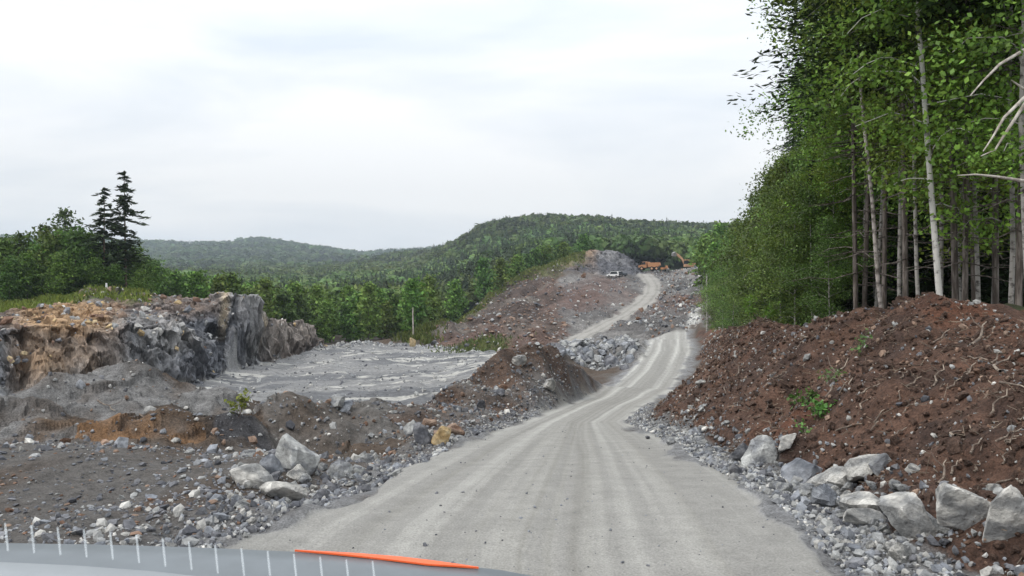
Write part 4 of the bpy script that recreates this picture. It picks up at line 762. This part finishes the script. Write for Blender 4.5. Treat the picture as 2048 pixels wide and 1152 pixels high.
def dumper(u, d, rz, label):
    o = empty('dump_truck', (0, 0, 0)); tag(o, label, 'dump truck')
    MB().prism([(-2.9, 2.9), (-3.2, 1.9), (-2.4, 1.25), (.9, 1.25), (1.2, 2.9), (1.2, 3.1), (.9, 3.1), (.7, 2.8)], -1.4, 1.4).build('tipper_body', P_or, o)
    MB().prism([(1.6, 1.0), (4.6, 1.0), (4.6, 1.75), (3.4, 2.0), (3.2, 3.1), (1.8, 3.2), (1.6, 2.9)], -1.2, 1.2).build('cab', P_or, o); MB().prism([(1.9, 2.1), (3.33, 2.1), (3.22, 2.95), (1.95, 3.02)], -1.22, 1.22).build('window', P_gls, o)
    MB().box((.6, 0, .95), (6.6, 1.0, .45)).build('chassis', P_blk, o)
    for x in (-2.1, -.4, 3.3):
        for s in (-1, 1): w = MB().cyl((x, s*1.2, .72), .72, .55).build('wheel', P_blk, o); MB().cyl((x, s*1.4, .72), .36, .2).build('rim', P_orl, w)
    return place(o, u, d, rz, .72)
def car(u, d, rz, paint, label, van=0):
    o = empty('parked_car', (0, 0, 0)); tag(o, label, 'car')
    MB().prism([(-2.1, .35), (2.1, .35), (2.15, .75), (1.2, .95), (.6, 1.45+.3*van), (-1.5-.5*van, 1.5+.3*van), (-2.1, .95)], -.85, .85).build('body', paint, o)
    MB().prism([(1.02, .97), (.52, 1.38+.28*van), (-1.4, 1.42+.28*van), (-1.75, .98)], -.87, .87).build('window', P_gls, o)
    for x in (-1.3, 1.3):
        for s in (-1, 1): w = MB().cyl((x, s*.78, .33), .33, .22).build('wheel', P_blk, o); MB().cyl((x, s*.84, .33), .19, .14).build('rim', P_stl, w)
    return place(o, u, d, rz, .78)
dumper(1303, 207, 2.75, 'orange articulated dump truck on top of the far hill')
excavator(1329, 204, -1.2, .5, ((.9, 1.6), (2.4, 2.6), (3.4, 1.4)), 'small orange excavator beside the dump truck on the far hill', P_or)
excavator(1377, 201, PI+.25, .92, ((.9, 1.6), (1.8, 3.2), (4.2, 5.0)), 'excavator with its pale orange arm raised behind the forest tip', P_orl)
car(1228, 190, 2.5, P_wht, 'white car parked left of the other far hill car below the rock knoll', 1); car(1241, 189, 2.2, P_drk, 'dark car parked right of the white car below the rock knoll')
def post(name, u, v, d, top, r, mat, label, cat):
    x = (u-1024)/F*d; z = float(ground_z(x, d)); h = EYE-(top-HZ)/F*d-z; k = 5; t = np.linspace(0, 1, k); v_, f_ = tube(np.stack([.03*np.sin(t*5)*h*.2, 0*t, t*(h+.4)-.4], 1), np.interp(t, [0, 1], [r, r*.6]), 8)
    o = link(name, np_mesh(name, v_, f_, None, True), mat, loc=(x, d, z)); tag(o, label, cat)
post('bare_trunk', 826, 690, 119, 615, .13, B_dead, 'tall pale bare trunk standing at the edge of the valley wood behind the quarry floor', 'bare trunk')
post('marker_stake', 213, 582, 79, 566, .14, P_wht, 'white stake on the grassy top below the shorter pine', 'stake'); post('marker_stake', 8, 640, 74, 619, .2, P_wht, 'white stake on the grass at the far left', 'stake')
post('bare_trunk', 1414, 645, 92, 548, .15, B_birch, 'short pale bare trunk at the tip of the right forest', 'bare trunk')
# the car this is seen from: the rim of its bonnet, an orange stripe, thin rods for ticks reflected in the windscreen
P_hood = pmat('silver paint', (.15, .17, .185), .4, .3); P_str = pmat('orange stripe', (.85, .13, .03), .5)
EDGE = [(-500, 1080, 1.45), (-200, 1082, 1.45), (0, 1086, 1.45), (200, 1089, 1.44), (400, 1095, 1.43), (600, 1104, 1.42), (760, 1113, 1.40), (900, 1128, 1.38), (1000, 1140, 1.36), (1090, 1156, 1.34), (1180, 1185, 1.3), (1300, 1240, 1.26)]
def e3(u, v, d): return np.array([(u-1024)/F*d, d, EYE-(v-HZ)/F*d])
top = []
for u, v, d in EDGE:
    a = e3(u, v, d); top.append([a+np.array([0, .03, -.035]), a+np.array([0, .012, -.008]), a, a+np.array([0, -.06, .004]), a+np.array([0, -.2, .008]), a+np.array([0, -.42, .012])])
top = np.array(top); m, k = top.shape[:2]; vv = np.concatenate([top.reshape(-1, 3), (top-np.array([0, 0, .03])).reshape(-1, 3)]); ff = []
for i in range(m-1):
    for j in range(k-1):
        a = i*k+j; ff += [(a, a+1, a+k+1, a+k), (a+m*k, a+k+m*k, a+k+1+m*k, a+1+m*k)]
    ff += [(i*k, i*k+k, i*k+k+m*k, i*k+m*k), (i*k+k-1, i*k+k-1+m*k, i*k+2*k-1+m*k, i*k+2*k-1)]
cr_ = empty('car', (0, .9, 1.5)); tag(cr_, 'silver bonnet of the car in the foreground with a red orange stripe', 'car')
off = np.array([0, .9, 1.5])
o = link('bonnet', np_mesh('bonnet', vv-off, ff, None, True), P_hood, cr_)
E2 = [(-300, 1104, .95), (0, 1124, .95), (150, 1131, .95), (300, 1142, .94), (430, 1156, .93), (560, 1180, .92)]  # pale strip added in place of the bright reflected band, lower left
t2 = np.array([[e3(*p)+np.array([0, .01, -.012]), e3(*p), e3(*p)+np.array([0, -.05, .004]), e3(*p)+np.array([0, -.2, -.02])] for p in E2]); v2 = np.concatenate([t2.reshape(-1, 3), (t2-np.array([0, 0, .025])).reshape(-1, 3)])-off; f2 = []
for i in range(5):
    for j in range(3): a = i*4+j; f2 += [(a, a+1, a+5, a+4), (a+24, a+28, a+29, a+25)]
    f2 += [(i*4, i*4+4, i*4+28, i*4+24), (i*4+3, i*4+27, i*4+31, i*4+7)]
link('reflection_band', np_mesh('reflection_band', v2, f2, None, True), pmat('pale reflection', (.26, .28, .295), .5), cr_)
def bon(u, t):
    i = np.interp(u, [e[0] for e in EDGE], range(m)); a = int(min(i, m-2)); w = i-a; q = top[a]*(1-w)+top[a+1]*w; tj = 2+t*3; b = int(min(tj, k-2)); return q[b]*(1-(tj-b))+q[b+1]*(tj-b)
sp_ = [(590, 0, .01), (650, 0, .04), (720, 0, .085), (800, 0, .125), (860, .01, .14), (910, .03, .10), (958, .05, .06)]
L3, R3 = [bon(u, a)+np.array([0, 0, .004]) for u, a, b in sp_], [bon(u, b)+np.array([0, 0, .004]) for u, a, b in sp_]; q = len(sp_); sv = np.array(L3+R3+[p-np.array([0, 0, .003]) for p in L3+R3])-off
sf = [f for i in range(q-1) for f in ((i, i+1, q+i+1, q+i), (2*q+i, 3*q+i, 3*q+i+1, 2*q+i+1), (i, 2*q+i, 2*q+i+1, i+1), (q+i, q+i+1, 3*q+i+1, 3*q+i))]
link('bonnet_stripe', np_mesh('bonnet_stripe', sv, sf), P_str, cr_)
Mw = bpy.data.materials.new('tick reflection'); Mw.use_nodes = True; t_ = Mw.node_tree; bs = t_.nodes['Principled BSDF']; bs.inputs['Base Color'].default_value = (.75, .8, .82, 1); bs.inputs['Alpha'].default_value = .2; bs.inputs['Roughness'].default_value = .6
for i in range(15):  # translucent rods added to stand for the reflected ticks
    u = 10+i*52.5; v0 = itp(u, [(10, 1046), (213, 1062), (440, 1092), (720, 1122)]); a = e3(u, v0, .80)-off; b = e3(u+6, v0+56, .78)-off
    v_, f_ = tube([a, (a+b)/2, b], [.0010, .0013, .0010], 6); link('reflected_tick', np_mesh('reflected_tick', v_, f_, None, True), Mw, cr_)

# ------------------------------------------------------------------ haze
me = bpy.data.meshes.new('haze'); b = bmesh.new(); bmesh.ops.create_cube(b, size=1)
for v in b.verts: v.co = Vector((v.co.x*8000, v.co.y*2800+1300, (v.co.z+.5)*150-30))
b.to_mesh(me); b.free(); hz = bpy.data.materials.new('haze'); hz.use_nodes = True; t = hz.node_tree; t.nodes.clear()
vo = nd(t, 'ShaderNodeVolumePrincipled'); vo.inputs['Color'].default_value = (.78, .89, 1, 1); vo.inputs['Density'].default_value = .0002; mo = nd(t, 'ShaderNodeOutputMaterial'); t.links.new(vo.outputs[0], mo.inputs['Volume'])
tag(link('haze', me, hz), kind='stuff')
